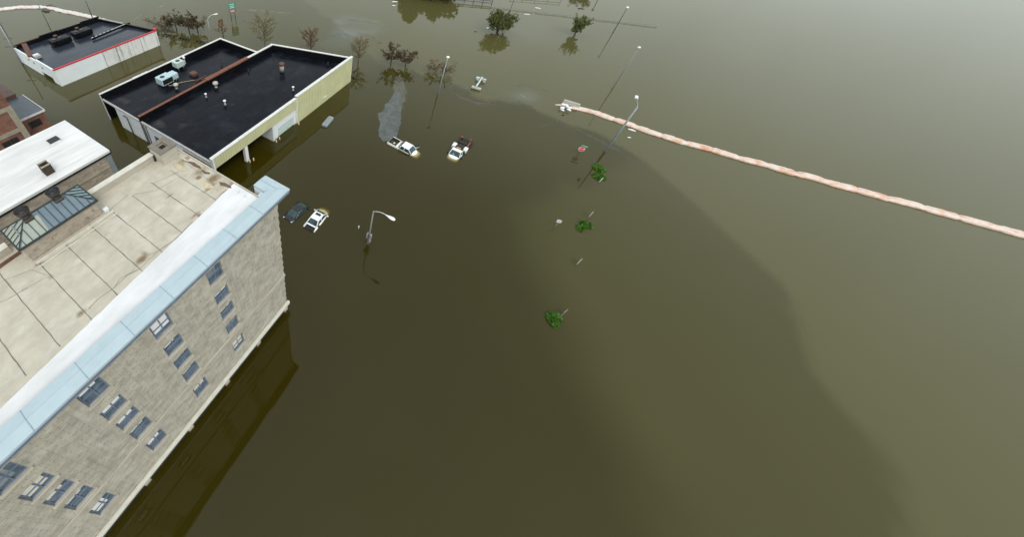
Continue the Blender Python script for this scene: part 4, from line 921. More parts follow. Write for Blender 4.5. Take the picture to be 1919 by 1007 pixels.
# ================================================================== POLES AND LAMPS
def mast(px, py, h, label, r=.11, m_='galv', head=None, name='lamp_post', cat='lamp post', group='slim straight lamp posts', arm_m=None):
    q = W(px, py, 0); t_ = thing(name, label, cat, (q.x, q.y, 0), group=group)
    MB().tube([(q.x, q.y, -1.5), (q.x, q.y, h*.5), (q.x, q.y, h)], [r, r*.85, r*.6], 10).build('pole', m_, t_)
    return t_, q
t_, q = mast(820, 178, 6.9, 'grey lamp post with round white head, between the withered bushes and the white fixture', .12)
MB().tube([(q.x, q.y, 6.9), (q.x+.02, q.y, 7.7)], .04, 8).build('spigot', 'clean_trim', t_)
MB().lathe((q.x, q.y, 7.68), [(.05, 0), (.26, .08), (.3, .2), (.22, .34), (.05, .4)], 14).build('lamp_head', 'white_metal', t_)
t_, q = mast(1134, 284, 8.6, 'thick blue grey lamp post crossing in front of the striped barrier at the right edge', .17)
hd = W(1199, 190, 8.7) if False else Vector((q.x+2.6, q.y+.3, 8.75))
MB().tube([(q.x, q.y, 8.5), (q.x+.6, q.y+.05, 8.72), (hd.x-.3, hd.y, 8.8)], .05, 8).build('arm', 'galv', t_)
MB().box(hd.x-.35, hd.x+.5, hd.y-.2, hd.y+.2, 8.68, 8.86, .05).build('lamp_head', 'white_metal', t_)
t_, q = mast(1148, 62, 6.3, 'dark lamp post with a white head in the far right corner', .1, 'dark_pole')
MB().lathe((q.x, q.y, 6.25), [(.06, 0), (.3, .1), (.34, .25), (.22, .4), (.05, .45)], 12).build('lamp_head', 'white_metal', t_)
t_, q = mast(1148, 166, 8.6, 'grey lamp post behind the striped barrier with its head at the right edge', .11, 'lamp_grey')
MB().lathe((q.x, q.y, 8.55), [(.06, 0), (.24, .1), (.28, .22), (.18, .34), (.05, .37)], 12).build('lamp_head', 'white_metal', t_)
t_, q = mast(90, 45, 9.0, 'tall thin grey lamp post beside the pink barrier, behind the white shop', .12, 'galv')
MB().tube([(q.x, q.y, 9.0), (q.x-1.6, q.y, 9.5)], .05, 8).build('arm', 'galv', t_)
t_, q = mast(177, 42, 5.4, 'short dark post rising over the back corner of the white shop', .13, 'dark_pole', name='post', cat='post', group=None)
# cobra street lamps
def cobra(base, h, head, label, r=.1, boxes=False, m_='lamp_grey', mh='white_metal', reach=2.4):
    q = Vector(base); t_ = thing('street_lamp', label, 'street lamp', (q.x, q.y, 0), group='street lamps with curved arms')
    MB().tube([(q.x, q.y, -1.5), (q.x, q.y, h*.5), (q.x, q.y, h)], [r, r*.9, r*.65], 10).build('pole', m_, t_)
    d = Vector((head[0]-q.x, head[1]-q.y, 0)); Ln = d.length; d.normalize(); e = Vector((0, 0, head[2]))
    pts = [(q.x, q.y, h-.15)]+[(q.x+d.x*Ln*s_, q.y+d.y*Ln*s_, h-.1+(head[2]-h+.1)*(1-(1-s_)**2)+.12*math.sin(PI*s_)) for s_ in (.2, .45, .7, .9)]
    MB().tube(pts, .04, 8).build('arm', 'coping' if boxes else 'coping', t_)
    a = Vector(pts[-1]); b = a+d*1.0+Vector((0, 0, -.04))
    mb = MB(); mb.tube([a-d*.15, a+d*.1, a+d*.4, a+d*.75, a+d*.95, a+d*1.05], [.06, .1, .2, .23, .17, .04], 12)
    mb.v = [(x, y, a.z+(z-a.z)*.6) for x, y, z in mb.v]; mb.build('lamp_head', mh, t_)
    return t_, q
cb, q = cobra(W(689, 457, 0), 6.3, (24.95, 8.0, 6.75), 'grey street lamp with curved arm and oval white head, standing alone in the foreground water', .11, True)
mb = MB(); mb.box(q.x-.22, q.x+.12, q.y-.34, q.y-.12, 1.35, 2.1, .02); mb.box(q.x-.2, q.x+.2, q.y+.12, q.y+.3, 1.2, 2.0, .02); mb.box(q.x-.15, q.x+.15, q.y-.3, q.y-.115, .55, .9, .02); mb.build('control_box', 'lamp_grey', cb)
cobra(W(398, 83, 0), 6.0, (W(401, 27, 6.6).x, W(401, 27, 6.6).y, 6.6), 'thin pale street lamp with small white head behind the warehouse corner', .09, m_='galv')
# utility poles on the left
def upole(base, h, label, r=.16):
    q = base; t_ = thing('utility_pole', label, 'utility pole', (q.x, q.y, 0), group='utility poles by the white shop')
    MB().tube([(q.x, q.y, -1.5), (q.x, q.y, h)], [r, r*.7], 10).build('pole', 'galv', t_)
    mb = MB(); mb.beam((q.x-.9, q.y+.9, h*.45), (q.x+.6, q.y-.6, h*.45), .1, .12); mb.build('crossarm', 'wood_pole', t_)
    return t_
upole(W(42, 120, 0), 8.6, 'grey utility pole rising past the near corner of the white shop')
upole(W(2, 47, 0), 7.5, 'utility pole at the far left edge, mostly seen as its reflection', .13)

# ================================================================== SIGNS
def text_mesh(txt, size, name, material, parent, mtx, local_base):
    cu = bpy.data.curves.new('t', 'FONT'); cu.body = txt; cu.size = size; cu.align_x = 'CENTER'; cu.align_y = 'CENTER'; cu.extrude = .004; cu.resolution_u = 2
    o = bpy.data.objects.new('t', cu); dg = bpy.context.evaluated_depsgraph_get(); COL.objects.link(o); dg.update()
    me = bpy.data.meshes.new_from_object(o.evaluated_get(dg)); bpy.data.objects.remove(o); me.transform(mtx); me.name = name
    me.materials.clear(); me.materials.append(M[material]); no = bpy.data.objects.new(name, me); COL.objects.link(no); no.parent = parent; return no
# stop sign: plates face the camera side (-X), tilted a little
q = W(1084, 288.5, 0); st = thing('stop_sign', 'red octagonal stop sign under a green street name blade, just above the water', 'stop sign', (q.x, q.y, 0), math.radians(0.001))
local()
MB().tube([(0.03, 0, -1.5), (0.03, 0, 1.55)], .035, 8).build('post', 'dark_pole', st)
def octo(r, x0, x1, z):
    P = [(r*math.cos(PI/8+k*PI/4), z+r*math.sin(PI/8+k*PI/4)) for k in range(8)]
    mb = MB(); n = 8; mb.add([(x0, a, b) for a, b in P]+[(x1, a, b) for a, b in P], [tuple(range(n-1, -1, -1)), tuple(range(n, 2*n))]+[(i, (i+1) % n, n+(i+1) % n, n+i) for i in range(n)]); return mb
rotm = Matrix.Rotation(math.radians(18), 4, 'Y')
def tilt(o_): o_.data.transform(Matrix.Translation((0, 0, 1.05)) @ Matrix.Rotation(math.radians(12), 4, 'Z') @ Matrix.Rotation(math.radians(8), 4, 'Y') @ Matrix.Translation((0, 0, -1.05)))
pl = octo(.46, -.03, -.02, 1.05).build('sign_plate', 'sign_white', st); tilt(pl)
o_ = octo(.41, -.036, -.031, 1.05).build('red_face', 'sign_red', pl); tilt(o_)
mtx = Matrix.Translation((-.042, 0, 1.05)) @ Matrix(((0, 0, -1, 0), (-1, 0, 0, 0), (0, 1, 0, 0), (0, 0, 0, 1)))
o_ = text_mesh('STOP', .36, 'lettering', 'sign_white', pl, mtx, None); tilt(o_)
mb = MB(); mb.box(-.02, .0, -.62, .32, 1.58, 1.82); bl = mb.build('street_name_blade', 'sign_green', st)
mb = MB(); mb.box(-.026, -.0205, -.5, -.1, 1.66, 1.74); mb.box(-.026, -.0205, -.02, .2, 1.66, 1.74); mb.build('lettering', 'sign_white', bl)
# large green and red sign on two legs
q1_, q2_ = W(434.5, 40, 0), W(441, 38.5, 0); c = (q1_+q2_)/2
q1_, q2_ = W(434, 37, 0), W(441.5, 35.5, 0)
sg = thing('road_sign', 'green sign board over a brick red one, on two dark legs in the far water', 'sign', tuple((q1_+q2_)/2)); d = (q2_-q1_).normalized(); nrm = Vector((d.y, -d.x, 0)); 
if nrm.x > 0: nrm = -nrm
for a in (q1_, q2_): MB().tube([(a.x, a.y, -1.5), (a.x, a.y, 3.9)], .08, 8).build('leg', 'dark_pole', sg)
cc = (q1_+q2_)/2; d2 = (q2_-q1_)
def board(z0, z1, m_, name, par, ext, off, th=.05):
    a, b = cc-d*ext+nrm*off, cc+d*ext+nrm*off; mb = MB()
    mb.prism([(a.x, a.y), (b.x, b.y), (b.x+nrm.x*th, b.y+nrm.y*th), (a.x+nrm.x*th, a.y+nrm.y*th)], z0, z1); return mb.build(name, m_, par)
bw = d2.length/2+.35
gb = board(2.75, 4.3, 'sign_green', 'green_board', sg, bw, .12); rbd = board(1.95, 2.7, 'sign_rust', 'red_board', sg, bw, .12)
for z, e in ((3.9, .75), (3.45, .6), (3.05, .7)): board(z, z+.14, 'sign_white', 'lettering', gb, bw*e, .172, .01)
for z, e in ((2.4, .6), (2.1, .75)): board(z, z+.12, 'sign_white', 'lettering', rbd, bw*e, .172, .01)
# small white signs on short posts, seen nearly edge on
def small_sign(px, py, h, label, ang, w_=.45, hh=.6, lean=0):
    q = W(px, py, 0); t_ = thing('small_sign', label, 'sign', (q.x, q.y, 0), ang, 'small white lot signs'); local()
    MB().tube([(0, 0, -1.4), (lean, 0, h)], .03, 8).build('post', 'lamp_grey', t_)
    mb = MB(); mb.box(-.045+lean, -.03+lean, -w_/2, w_/2, h-hh+.1, h+.1); pl = mb.build('plate', 'sign_white', t_)
    mb = MB(); mb.box(-.05+lean, -.0455+lean, -w_/3, w_/3, h-hh*.45, h-hh*.25); mb.build('marking', 'lamp_grey', pl)
small_sign(1041, 424, 1.2, 'small square white sign facing the camera, left of the round green shrub', 0.15, .5, .5)
small_sign(1103, 407, .9, 'small white sign seen edge on just above the round green shrub', 1.25, .6, .75)
small_sign(1123, 341, .75, 'small white sign seen edge on below the pair of green shrubs', 1.2, .6, .7)
small_sign(1081, 495, .85, 'small white sign seen edge on alone in the open water', 1.2, .65, .75)
small_sign(1053, 590, .85, 'small white sign seen edge on beside the lowest green shrub', 1.2, .6, .8)
q = W(672, 428, 0); t_ = thing('marker_post', 'tiny pale marker post between the white sedan and the street lamp', 'post', (q.x, q.y, 0))
MB().box(q.x-.05, q.x+.05, q.y-.05, q.y+.05, -1.4, .33, .01).build('stake', 'clean_trim', t_); MB().box(q.x-.06, q.x+.06, q.y-.06, q.y+.06, .333, .45, .01).build('cap', 'sign_white', t_)

# white dumbbell shaped fixture
a_, b_ = W(892, 164, .35), W(903, 147, .4); b2 = W(897, 155, .5)
fx = thing('signal_fixture', 'white and green metal fixture shaped like a dumbbell, beyond the tow truck', 'signal', (a_.x, a_.y, 0))
d = (b_-a_); d.z = 0; dn = d.normalized(); sd_ = Vector((-dn.y, dn.x, 0))
MB().beam(a_+Vector((0, 0, .25)), b_+Vector((0, 0, .3)), .3, .22).build('beam', 'ac_green', fx)
mb = MB(); mb.beam(a_-sd_*.95+Vector((0, 0, -.05)), a_+sd_*.8+Vector((0, 0, -.05)), .6, .28); mb.build('base_plate', 'vent_cream', fx)
MB().lathe((a_.x+dn.x*.35, a_.y+dn.y*.35, .3), [(.26, 0), (.26, .14), (.2, .2)], 12).build('collar', 'black', fx)
for s_ in (-1, 1):
    c_ = b_+sd_*s_*.62-dn*.4
    mb = MB(); mb.lathe((c_.x, c_.y, -.1), [(.3, 0), (.34, .35), (.25, .55), (.08, .6)], 14); mb.beam(c_-sd_*.3+Vector((0, 0, .1)), c_+sd_*.4+Vector((0, 0, .1)), .55, .3); mb.build('lamp_housing', 'ac_green' if s_ > 0 else 'vent_cream', fx)
MB().beam(b_-sd_*.6+Vector((0, 0, -.1)), b_+sd_*.6+Vector((0, 0, -.1)), .3, .15).build('cross_bar', 'dark_pole', fx)

# ================================================================== BARRIERS
def barrier(pts, r, material, label, seed, dip=()):
    P = [W(*p_, 0) if len(p_) == 2 else Vector((p_[0], p_[1], 0)) for p_ in pts]; fine = []
    for i in range(len(P)-1):
        n = max(1, int((P[i+1]-P[i]).length/.35)); fine += [P[i].lerp(P[i+1], k/n) for k in range(n)]
    fine.append(P[-1]); mb = MB(); n = 12; vs = []
    tot = len(fine)
    for i, q in enumerate(fine):
        d = (fine[min(i+1, tot-1)]-fine[max(i-1, 0)]).normalized(); nn = Vector((-d.y, d.x, 0))
        j = nn*noise.noise(q*.35+Vector((seed, 0, 0)))*.35
        e = 0
        if 'a' in dip: e += max(0, 1-i*.35/6.5)
        if 'b' in dip: e += max(0, 1-(tot-1-i)*.35/6.5)
        zc = .08-.55*e
        for k in range(n):
            th = 2*PI*k/n; rr_ = r*(1-.28*math.exp(-((((i*.35+seed) % 3.3)-1.6)/.22)**2))*(1+.22*noise.noise(Vector((q.x*1.3, q.y*1.3, k*.9+seed)))+.12*noise.noise(Vector((q.x*4, q.y*4, k*1.7))))
            v = q+j+nn*math.cos(th)*rr_*1.15; vs.append((v.x, v.y, zc+math.sin(th)*rr_*.75))
    fs = [(i*n+k, i*n+(k+1) % n, (i+1)*n+(k+1) % n, (i+1)*n+k) for i in range(tot-1) for k in range(n)]+[tuple(range(n-1, -1, -1)), tuple((tot-1)*n+k for k in range(n))]
    mb.add(vs, fs, True); q0_ = fine[0]
    o = mb.build('flood_barrier', material, base=Vector((q0_.x, q0_.y, 0))); return tag(o, label, 'flood barrier', 'water filled plastic flood barriers')
barrier(((-60, 28), (0, 18), (40, 14), (75, 14), (100, 17), (135, 24), (178, 34), (200, 40)), .62, 'barrier', 'pale pink and white plastic flood barrier running behind the white shop', 1)
barrier(((1031, 195), (1058, 198), (1085, 203), (1120, 214), (1160, 229), (1200, 242), (1240, 256), (74.2, -38, 0), (77.5, -70, 0), (80, -110, 0), (80, -150, 0)), .56, 'barrier_orange', 'orange and white plastic flood barrier at the right edge', 5, 'a')
# second tube strand lying against the right barrier
barrier(((1150, 231), (1175, 237), (1200, 246), (1250, 266)), .3, 'barrier', 'thin pale plastic tube lying along the right flood barrier', 9, 'ab')
# sandbags and cases beside the barriers
q = W(1066, 203, .3); t_ = thing('sandbag_pile', 'heap of white sandbags against the orange flood barrier', 'sandbags', (q.x, q.y, 0))
for k in range(9):
    x, y = q.x+random.uniform(-.9, .9), q.y+random.uniform(-1.1, 1.1); z = .1+.32*(k % 3); a = random.uniform(0, PI)
    mb = MB(); mb.tube([(x-.4*math.cos(a), y-.4*math.sin(a), z), (x-.2*math.cos(a), y-.2*math.sin(a), z+.03), (x+.2*math.cos(a), y+.2*math.sin(a), z+.03), (x+.42*math.cos(a), y+.42*math.sin(a), z)], [.1, .24, .26, .1], 10); mb.v = [(u, v, z+(w_-z)*.65) for u, v, w_ in mb.v]; mb.build('sandbag', 'white_metal', t_)
q = W(1072, 192, .8); t_ = thing('barrier_board', 'weathered white board standing behind the sandbag pile', 'board', (q.x, q.y, 0))
mb = MB(); mb.beam((q.x, q.y+1.35, .55), (q.x+.1, q.y-1.35, .5), .35, .75); mb.build('panel', 'vent_cream', t_)
mb = MB(); mb.box(q.x-.35, q.x-.3, q.y-1.1, q.y+1.1, .0, .12); mb.tube([(q.x, q.y+.9, -1.4), (q.x, q.y+.9, .3)], .06, 8); mb.tube([(q.x, q.y-.9, -1.4), (q.x, q.y-.9, .3)], .06, 8); mb.build('leg', 'dark_pole', t_)
for (px, py, s_, m_, lab) in ((85, 18, 1.4, 'wood_pole', 'brown rounded bale in front of the pink barrier beside the lamp post'), (96, 11.5, 1.8, 'wood_pole', 'flat brown bale just behind the pink barrier')):
    q = W(px, py, .2); t_ = thing('bale', lab, 'bale', (q.x, q.y, 0)); mb = MB()
    mb.tube([(q.x-.3, q.y+s_, .1), (q.x-.2, q.y+s_*.6, .2), (q.x, q.y, .25), (q.x+.1, q.y-s_*.6, .2), (q.x+.2, q.y-s_, .1)], [.2, .5, .6, .5, .2], 12); mb.v = [(a, b, .1+(c-.1)*.7) for a, b, c in mb.v]; mb.build('bale_body', m_, t_)
    MB().tube([(q.x+.55*math.cos(k*PI/6), q.y, .25+.42*math.sin(k*PI/6)) for k in range(0, 7)], .05, 6).build('strap', 'rust', t_)

# ================================================================== FENCES AND LOW STEEL
fa, fbb, fc = W(836, 1, 0), W(921, 9, 0), W(1230, 50, 0)
gr = thing('guard_rail', 'dark steel guard rail above the water at the top edge', 'guard rail', tuple(fa))
n = 5
for k in range(n+1):
    q = fa.lerp(fbb, k/n) if k else fa; MB().tube([(q.x, q.y, -1.3), (q.x, q.y, 1.35)], .1, 8).build('post', 'dark_pole', gr)
for z in (.55, 1.15): MB().beam(fa+Vector((0, 0, z)), fbb+Vector((0, 0, z)), .1, .14).build('rail', 'dark_pole', gr)
fe = thing('wire_fence', 'long low wire fence barely above the water, crossing the top right', 'fence', tuple(fa))
a_, b_ = W(850, 5, 0), fc; nn_ = int((b_-a_).length/2.4)
mb = MB()
for k in range(nn_*2): 
    s0, s1 = a_.lerp(b_, k/(2*nn_)), a_.lerp(b_, (k+1)/(2*nn_))
    z0, z1 = .12+.12*noise.noise(s0*.2), .12+.12*noise.noise(s1*.2)
    mb.beam(s0+Vector((0, 0, z0)), s1+Vector((0, 0, z1)), .05, .05); mb.beam(s0+Vector((.0, 0, z0+.22)), s1+Vector((0, 0, z1+.22)), .05, .06)
    mb.beam(s0+Vector((0, 0, z0)), s1+Vector((0, 0, z1+.22)), .03, .03)
mb.build('wire_mesh', 'lamp_grey', fe)
for k in range(nn_+1):
    q = a_.lerp(b_, k/nn_); h = .38+.14*random.random(); MB().tube([(q.x, q.y, -1.3), (q.x, q.y, h)], .06, 6).build('post', 'lamp_grey', fe)
# frame of a pergola-like railing whose reflection shows beyond the fence
a_, b_ = W(958, -8, 0), W(1052, -1, 0); rl = thing('guard_rail', 'faint railing seen as its reflection beyond the wire fence', 'guard rail', tuple(a_))
for k in range(5):
    q = a_.lerp(b_, k/4); MB().tube([(q.x, q.y, -1.3), (q.x, q.y, 1.7)], .07, 6).build('post', 'lamp_grey', rl)
for z in (.9, 1.6): MB().beam(a_+Vector((0, 0, z)), b_+Vector((0, 0, z)), .08, .1).build('rail', 'lamp_grey', rl)
# reflected posts
for (px, py, h, lab) in ((964, -3, 4.2, 'post above the top edge reflected behind the green tree'), (1122, -4, 4.0, 'post above the top edge reflected near the far right lamp post')):
    q = W(px, py, 0); t_ = thing('post', lab, 'post', (q.x, q.y, 0)); MB().tube([(q.x, q.y, -1.3), (q.x, q.y, h)], .1, 8).build('pole', 'wood_pole', t_); MB().box(q.x-.12, q.x+.12, q.y-.3, q.y+.3, h-.6, h-.1).build('plate', 'lamp_grey', t_)
# black hooped racks between the two left buildings
def rack(p0, p1, nh, label):
    a, b = W(*p0, 0), W(*p1, 0); t_ = thing('hoop_rack', label, 'bike rack', tuple(a), group='black hoop racks in the water'); d = (b-a); dn = d.normalized(); sd_ = Vector((-dn.y, dn.x, 0))*.8
    for k in range(nh):
        c0 = a+d*(k/max(1, nh-1)); MB().tube([c0+Vector((0, 0, -.3)), c0+Vector((0, 0, .2)), c0+sd_*.4+Vector((0, 0, .24)), c0+sd_+Vector((0, 0, .2)), c0+sd_+Vector((0, 0, -.3))], .1, 6).build('hoop', 'black', t_)
    MB().tube([a+sd_+Vector((0, 0, .24)), b+sd_+Vector((0, 0, .24))], .11, 6).build('rail', 'black', t_)
rack((306, 67.5), (323, 71), 4, 'black hoop rack nearest the white shop')
rack((335, 74.5), (352, 77.5), 4, 'black hoop rack, middle one of the row')
rack((366, 80), (380, 82.5), 3, 'black hoop rack nearest the warehouse')
q = W(297, 64, 0); t_ = thing('hoop_rack', 'last black hoop by the corner of the white shop', 'bike rack', tuple(q), group='black hoop racks in the water'); MB().tube([q+Vector((0, 0, -.3)), q+Vector((0, 0, .3)), q+Vector((0, .8, .3)), q+Vector((0, .8, -.3))], .17, 6).build('hoop', 'black', t_)
# floating objects
q = W(614, 228, .2); t_ = thing('floating_cabinet', 'grey blue box cabinet floating off the yellow wall', 'cabinet', (q.x, q.y, 0), math.radians(8)); local()
MB().box(-1.35, 1.35, -.5, .5, -.3, .42, .08).build('cabinet_body', 'galv', t_); MB().box(1.354, 1.45, -.42, .42, -.2, .36, .03).build('end_panel', 'white_metal', t_); MB().box(-1.2, 1.2, -.03, .03, .423, .45).build('seam', 'lamp_grey', t_)
q = W(662, 145, .1); t_ = thing('drift_log', 'dark log floating at the end of the yellow wall', 'log', (q.x, q.y, 0)); b_ = W(666, 147, .1); a_ = W(655, 141, .1); c_ = W(662, 145, .1)
MB().tube([a_, c_, b_], [.1, .2, .12], 8).build('log_body', 'black', t_); MB().tube([c_, c_+Vector((.3, .5, .1))], .06, 6).build('stub', 'black', t_)
for k, (px, py, s_, m_, lab) in enumerate(((1008, 15, .8, 'sign_white', 'white floating scrap in front of the wire fence'), (986, 26.5, .6, 'sign_white', 'left one of two white floating scraps under the wire fence'), (990, 27, .5, 'sign_white', 'right one of two white floating scraps under the wire fence'),
        (1089, 16, .9, 'black', 'dark floating plank near the top right'), (891, 59, .35, 'black', 'dark floating lump left of the green tree'), (1055, 216, .25, 'black', 'small dark floating lump below the sandbags'),
        (1184, 244, .6, 'sign_white', 'white floating sheet under the right barrier'), (1179, 258, .3, 'sign_white', 'small white floating scrap in the right water'), (740, 3, .9, 'white_metal', 'white float at the top edge'), (738, 10, .5, 'white_metal', 'small white float under the larger one at the top edge'), (923, 52.5, 1.6, 'sign_white', 'white plank floating at the foot of the green tree'), (712, 80, .22, 'black', 'dark speck of driftwood beyond the bare trees'))):
    q = W(px, py, 0); a = random.uniform(-.4, .4)-1.2; d = Vector((math.cos(a), math.sin(a), 0)); n_ = Vector((-d.y, d.x, 0)); mb = MB()
    P = [q+d*s_*.9-n_*s_*.2, q+d*s_+n_*s_*.15, q+d*.1*s_+n_*s_*.3, q-d*s_+n_*s_*.2, q-d*s_*.85-n_*s_*.25]; P = [(v.x-q.x, v.y-q.y) for v in P]
    mb.prism(P, -.06, [.08, .05, .12, .06, .09]); o = mb.build('floating_scrap', m_, base=Vector((0, 0, 0))); o.location = q; tag(o, lab, 'debris', 'scraps floating on the water')

# ================================================================== VEHICLES
def hull(secs, cap=True):
    """smooth car body; each section: x, half width, z bottom, z shoulder, z crown"""
    prof = lambda hw, zb, zs, zc: [(-hw*.94, zb), (-hw, zb+(zs-zb)*.45), (-hw*.985, zs-.06), (-hw*.93, zs), (-hw*.6, zs+(zc-zs)*.75), (0, zc), (hw*.6, zs+(zc-zs)*.75), (hw*.93, zs), (hw*.985, zs-.06), (hw, zb+(zs-zb)*.45), (hw*.94, zb)]
    mb = MB(); vs = []; n = 11
    for x, hw, zb, zs, zc in secs: vs += [(x, y, z) for y, z in prof(hw, zb, zs, zc)]
    fs = []
    for i in range(len(secs)-1):
        for k in range(n-1): fs.append((i*n+k, (i+1)*n+k, (i+1)*n+k+1, i*n+k+1))
        fs.append((i*n+n-1, (i+1)*n+n-1, (i+1)*n, i*n))
    fs += [tuple(range(n)), tuple((len(secs)-1)*n+k for k in range(n-1, -1, -1))]
    mb.add(vs, fs, True); return mb
def greenhouse(root, paint, xb0, xr0, xr1, xf1, zb, zt, wb_, wt, bpil, trim=None, roofmat=None):
    """xb0/xf1: foot of rear glass / windscreen; xr0/xr1: roof ends"""
    mb = MB(); n = 6; g = []
    for i in range(n+1):
        x = xr0+(xr1-xr0)*i/n; e = 1-.12*((i/n-.5)*2)**2
        for k, yy in enumerate((-1, -.85, -.4, 0, .4, .85, 1)):
            g.append((x, yy*wt*(.97+.03*e), zt+.05*(1-yy*yy)*e-.03*((i/n-.5)*2)**4))
    fs = [(i*7+k, (i+1)*7+k, (i+1)*7+k+1, i*7+k+1) for i in range(n) for k in range(6)]
    mb.add(g, fs, True); mb.add([(x, y, z-.04) for x, y, z in g], [tuple(reversed(f)) for f in fs])
    rf = mb.build('roof', roofmat or paint, root)
    mb = MB()
    for s_ in (-1, 1):
        mb.tube([(xf1, s_*wb_*.97, zb), (xr1, s_*wt*.97, zt)], .05, 6); mb.tube([(xb0, s_*wb_*.97, zb), (xr0, s_*wt*.97, zt)], .065, 6)
        mb.tube([(xr0, s_*wt, zt-.0), (xr1, s_*wt, zt-.0)], .04, 6)
        for xp in bpil: mb.tube([(xp, s_*wb_, zb), (xp, s_*wt*.99, zt)], .04, 6)
    mb.build('pillar', paint, root)
    i_ = .03
    MB().add([(xf1-.02, -wb_*.93, zb), (xf1-.02, wb_*.93, zb), (xr1, wt*.93, zt-.01), (xr1, -wt*.93, zt-.01)], [(0, 1, 2, 3)]).build('windscreen', 'car_glass', root)
    MB().add([(xb0+.02, -wb_*.93, zb), (xb0+.02, wb_*.93, zb), (xr0, wt*.93, zt-.01), (xr0, -wt*.93, zt-.01)], [(3, 2, 1, 0)]).build('rear_window', 'car_glass', root)
    for s_ in (-1, 1):
        MB().add([(xb0+.08, s_*wb_*.975, zb), (xf1-.08, s_*wb_*.975, zb), (xr1, s_*wt*.965, zt-.02), (xr0, s_*wt*.965, zt-.02)], [(0, 1, 2, 3)]).build('side_window', 'car_glass', root)
    return rf
def mirror(root, x, y, z, m_, s_=1):
    mb = MB(); mb.box(x-.07, x+.07, y, y+s_*.24, z-.08, z+.09, .03); mb.build('mirror', m_, root)
def wheel(root, x, y, z, r, w_=.22):
    mb = MB(); mb.tube([(x, y-w_/2, z), (x, y+w_/2, z)], r, 20); o = mb.build('wheel', 'tyre', root)
    mb = MB(); mb.tube([(x, y-w_/2-.01, z), (x, y+w_/2+.01, z)], r*.6, 14); mb.build('rim', 'chrome', o)
def vehicle(name, label, cat, a, b, zoff, pitch=0, roll_=0):
    c = (a+b)/2; rz = math.atan2(b.y-a.y, b.x-a.x)
    t_ = thing(name, label, cat, (c.x, c.y, zoff), 0); t_.rotation_euler = (roll_, pitch, rz); local(); return t_
# --- white sedan: nose (+x) under water, stern up, boot open
sedan_secs = [(-2.3, .62, .3, .62, .70), (-2.2, .80, .25, .80, .90), (-1.6, .88, .22, .88, .98), (-.9, .9, .22, .92, .97), (0, .91, .22, .92, .96), (.8, .9, .22, .92, .98), (1.3, .88, .24, .84, .93), (1.9, .84, .26, .72, .84), (2.2, .72, .3, .62, .72), (2.3, .55, .34, .55, .6)]
a_, b_ = W(576, 431, .25), W(613, 387, -.1)
sd = vehicle('sedan', 'white sedan with sunroof and gaping black boot, its yellowed bonnet sinking', 'car', a_, b_, -.87, math.radians(3.5))
hull([s_ for s_ in sedan_secs if s_[0] >= -1.35]).build('body', 'white_paint', sd)
mb = MB()
for s_ in (-1, 1): mb.add(*[( [(-2.25, s_*.62, .45), (-2.2, s_*.8, .9), (-1.34, s_*.66, .99), (-1.34, s_*.88, .5), (-2.2, s_*.86, .4), (-1.34, s_*.9, .86), (-2.15, s_*.86, .82)], [(0, 1, 2, 3), (4, 6, 5, 3), (6, 1, 2, 5), (0, 4, 6, 1)] )][0])
mb.build('rear_wing', 'white_paint', sd)
MB().box(-2.2, -1.352, -.64, .64, .3, .84, .03).build('boot_well', 'black', sd)
MB().beam((-1.5, 0, 1.0), (-1.72, 0, 1.0), 1.35, .05).build('parcel_shelf', 'white_paint', sd)
MB().box(-2.3, -2.22, -.78, .78, .62, .76, .02).build('rear_bumper', 'black_paint', sd)
greenhouse(sd, 'white_paint', -1.55, -.9, .48, 1.2, .95, 1.42, .78, .62, (-.25,))
MB().box(-.12, .28, -.36, .36, 1.463, 1.475, .004).build('sunroof', 'black', sd)
for s_ in (-1, 1): mirror(sd, .85, s_*.86, 1.02, 'white_paint', s_)
for s_ in (-1, 1): MB().box(-2.27, -2.2, s_*.74-.06, s_*.74+.06, .6, .85, .02).build('tail_lamp', 'red_plastic', sd); MB().box(2.08, 2.26, s_*.55-.12, s_*.55+.12, .5, .62, .03).build('headlight', 'chrome', sd)
for x in (-1.35, 1.35):
    for y in (-.8, .8): wheel(sd, x, y, .1, .32)
# --- black sedan
a_, b_ = W(535, 414, .2), W(582, 374, -.15)
bs = vehicle('sedan', 'black sedan beside the white one, nearest the stone building, bonnet under water', 'car', a_, b_, -.89, math.radians(2.9))
hull(sedan_secs).build('body', 'black_paint', bs)
greenhouse(bs, 'black_paint', -1.6, -.8, .4, 1.2, .95, 1.40, .78, .62, (-.25,))
for s_ in (-1, 1): MB().box(-2.29, -2.12, s_*.66-.12, s_*.66+.12, .80, .88, .02).build('tail_lamp', 'chrome', bs); mirror(bs, .9, s_*.86, 1.02, 'black_paint', s_); MB().box(2.08, 2.26, s_*.55-.12, s_*.55+.12, .5, .62, .03).build('headlight', 'chrome', bs)
MB().tube([(-1.5, -.85, .95), (-.8, -.66, 1.36), (.3, -.66, 1.38)], .018, 6).build('window_trim', 'chrome', bs)
for x in (-1.35, 1.35):
    for y in (-.8, .8): wheel(bs, x, y, .1, .32)
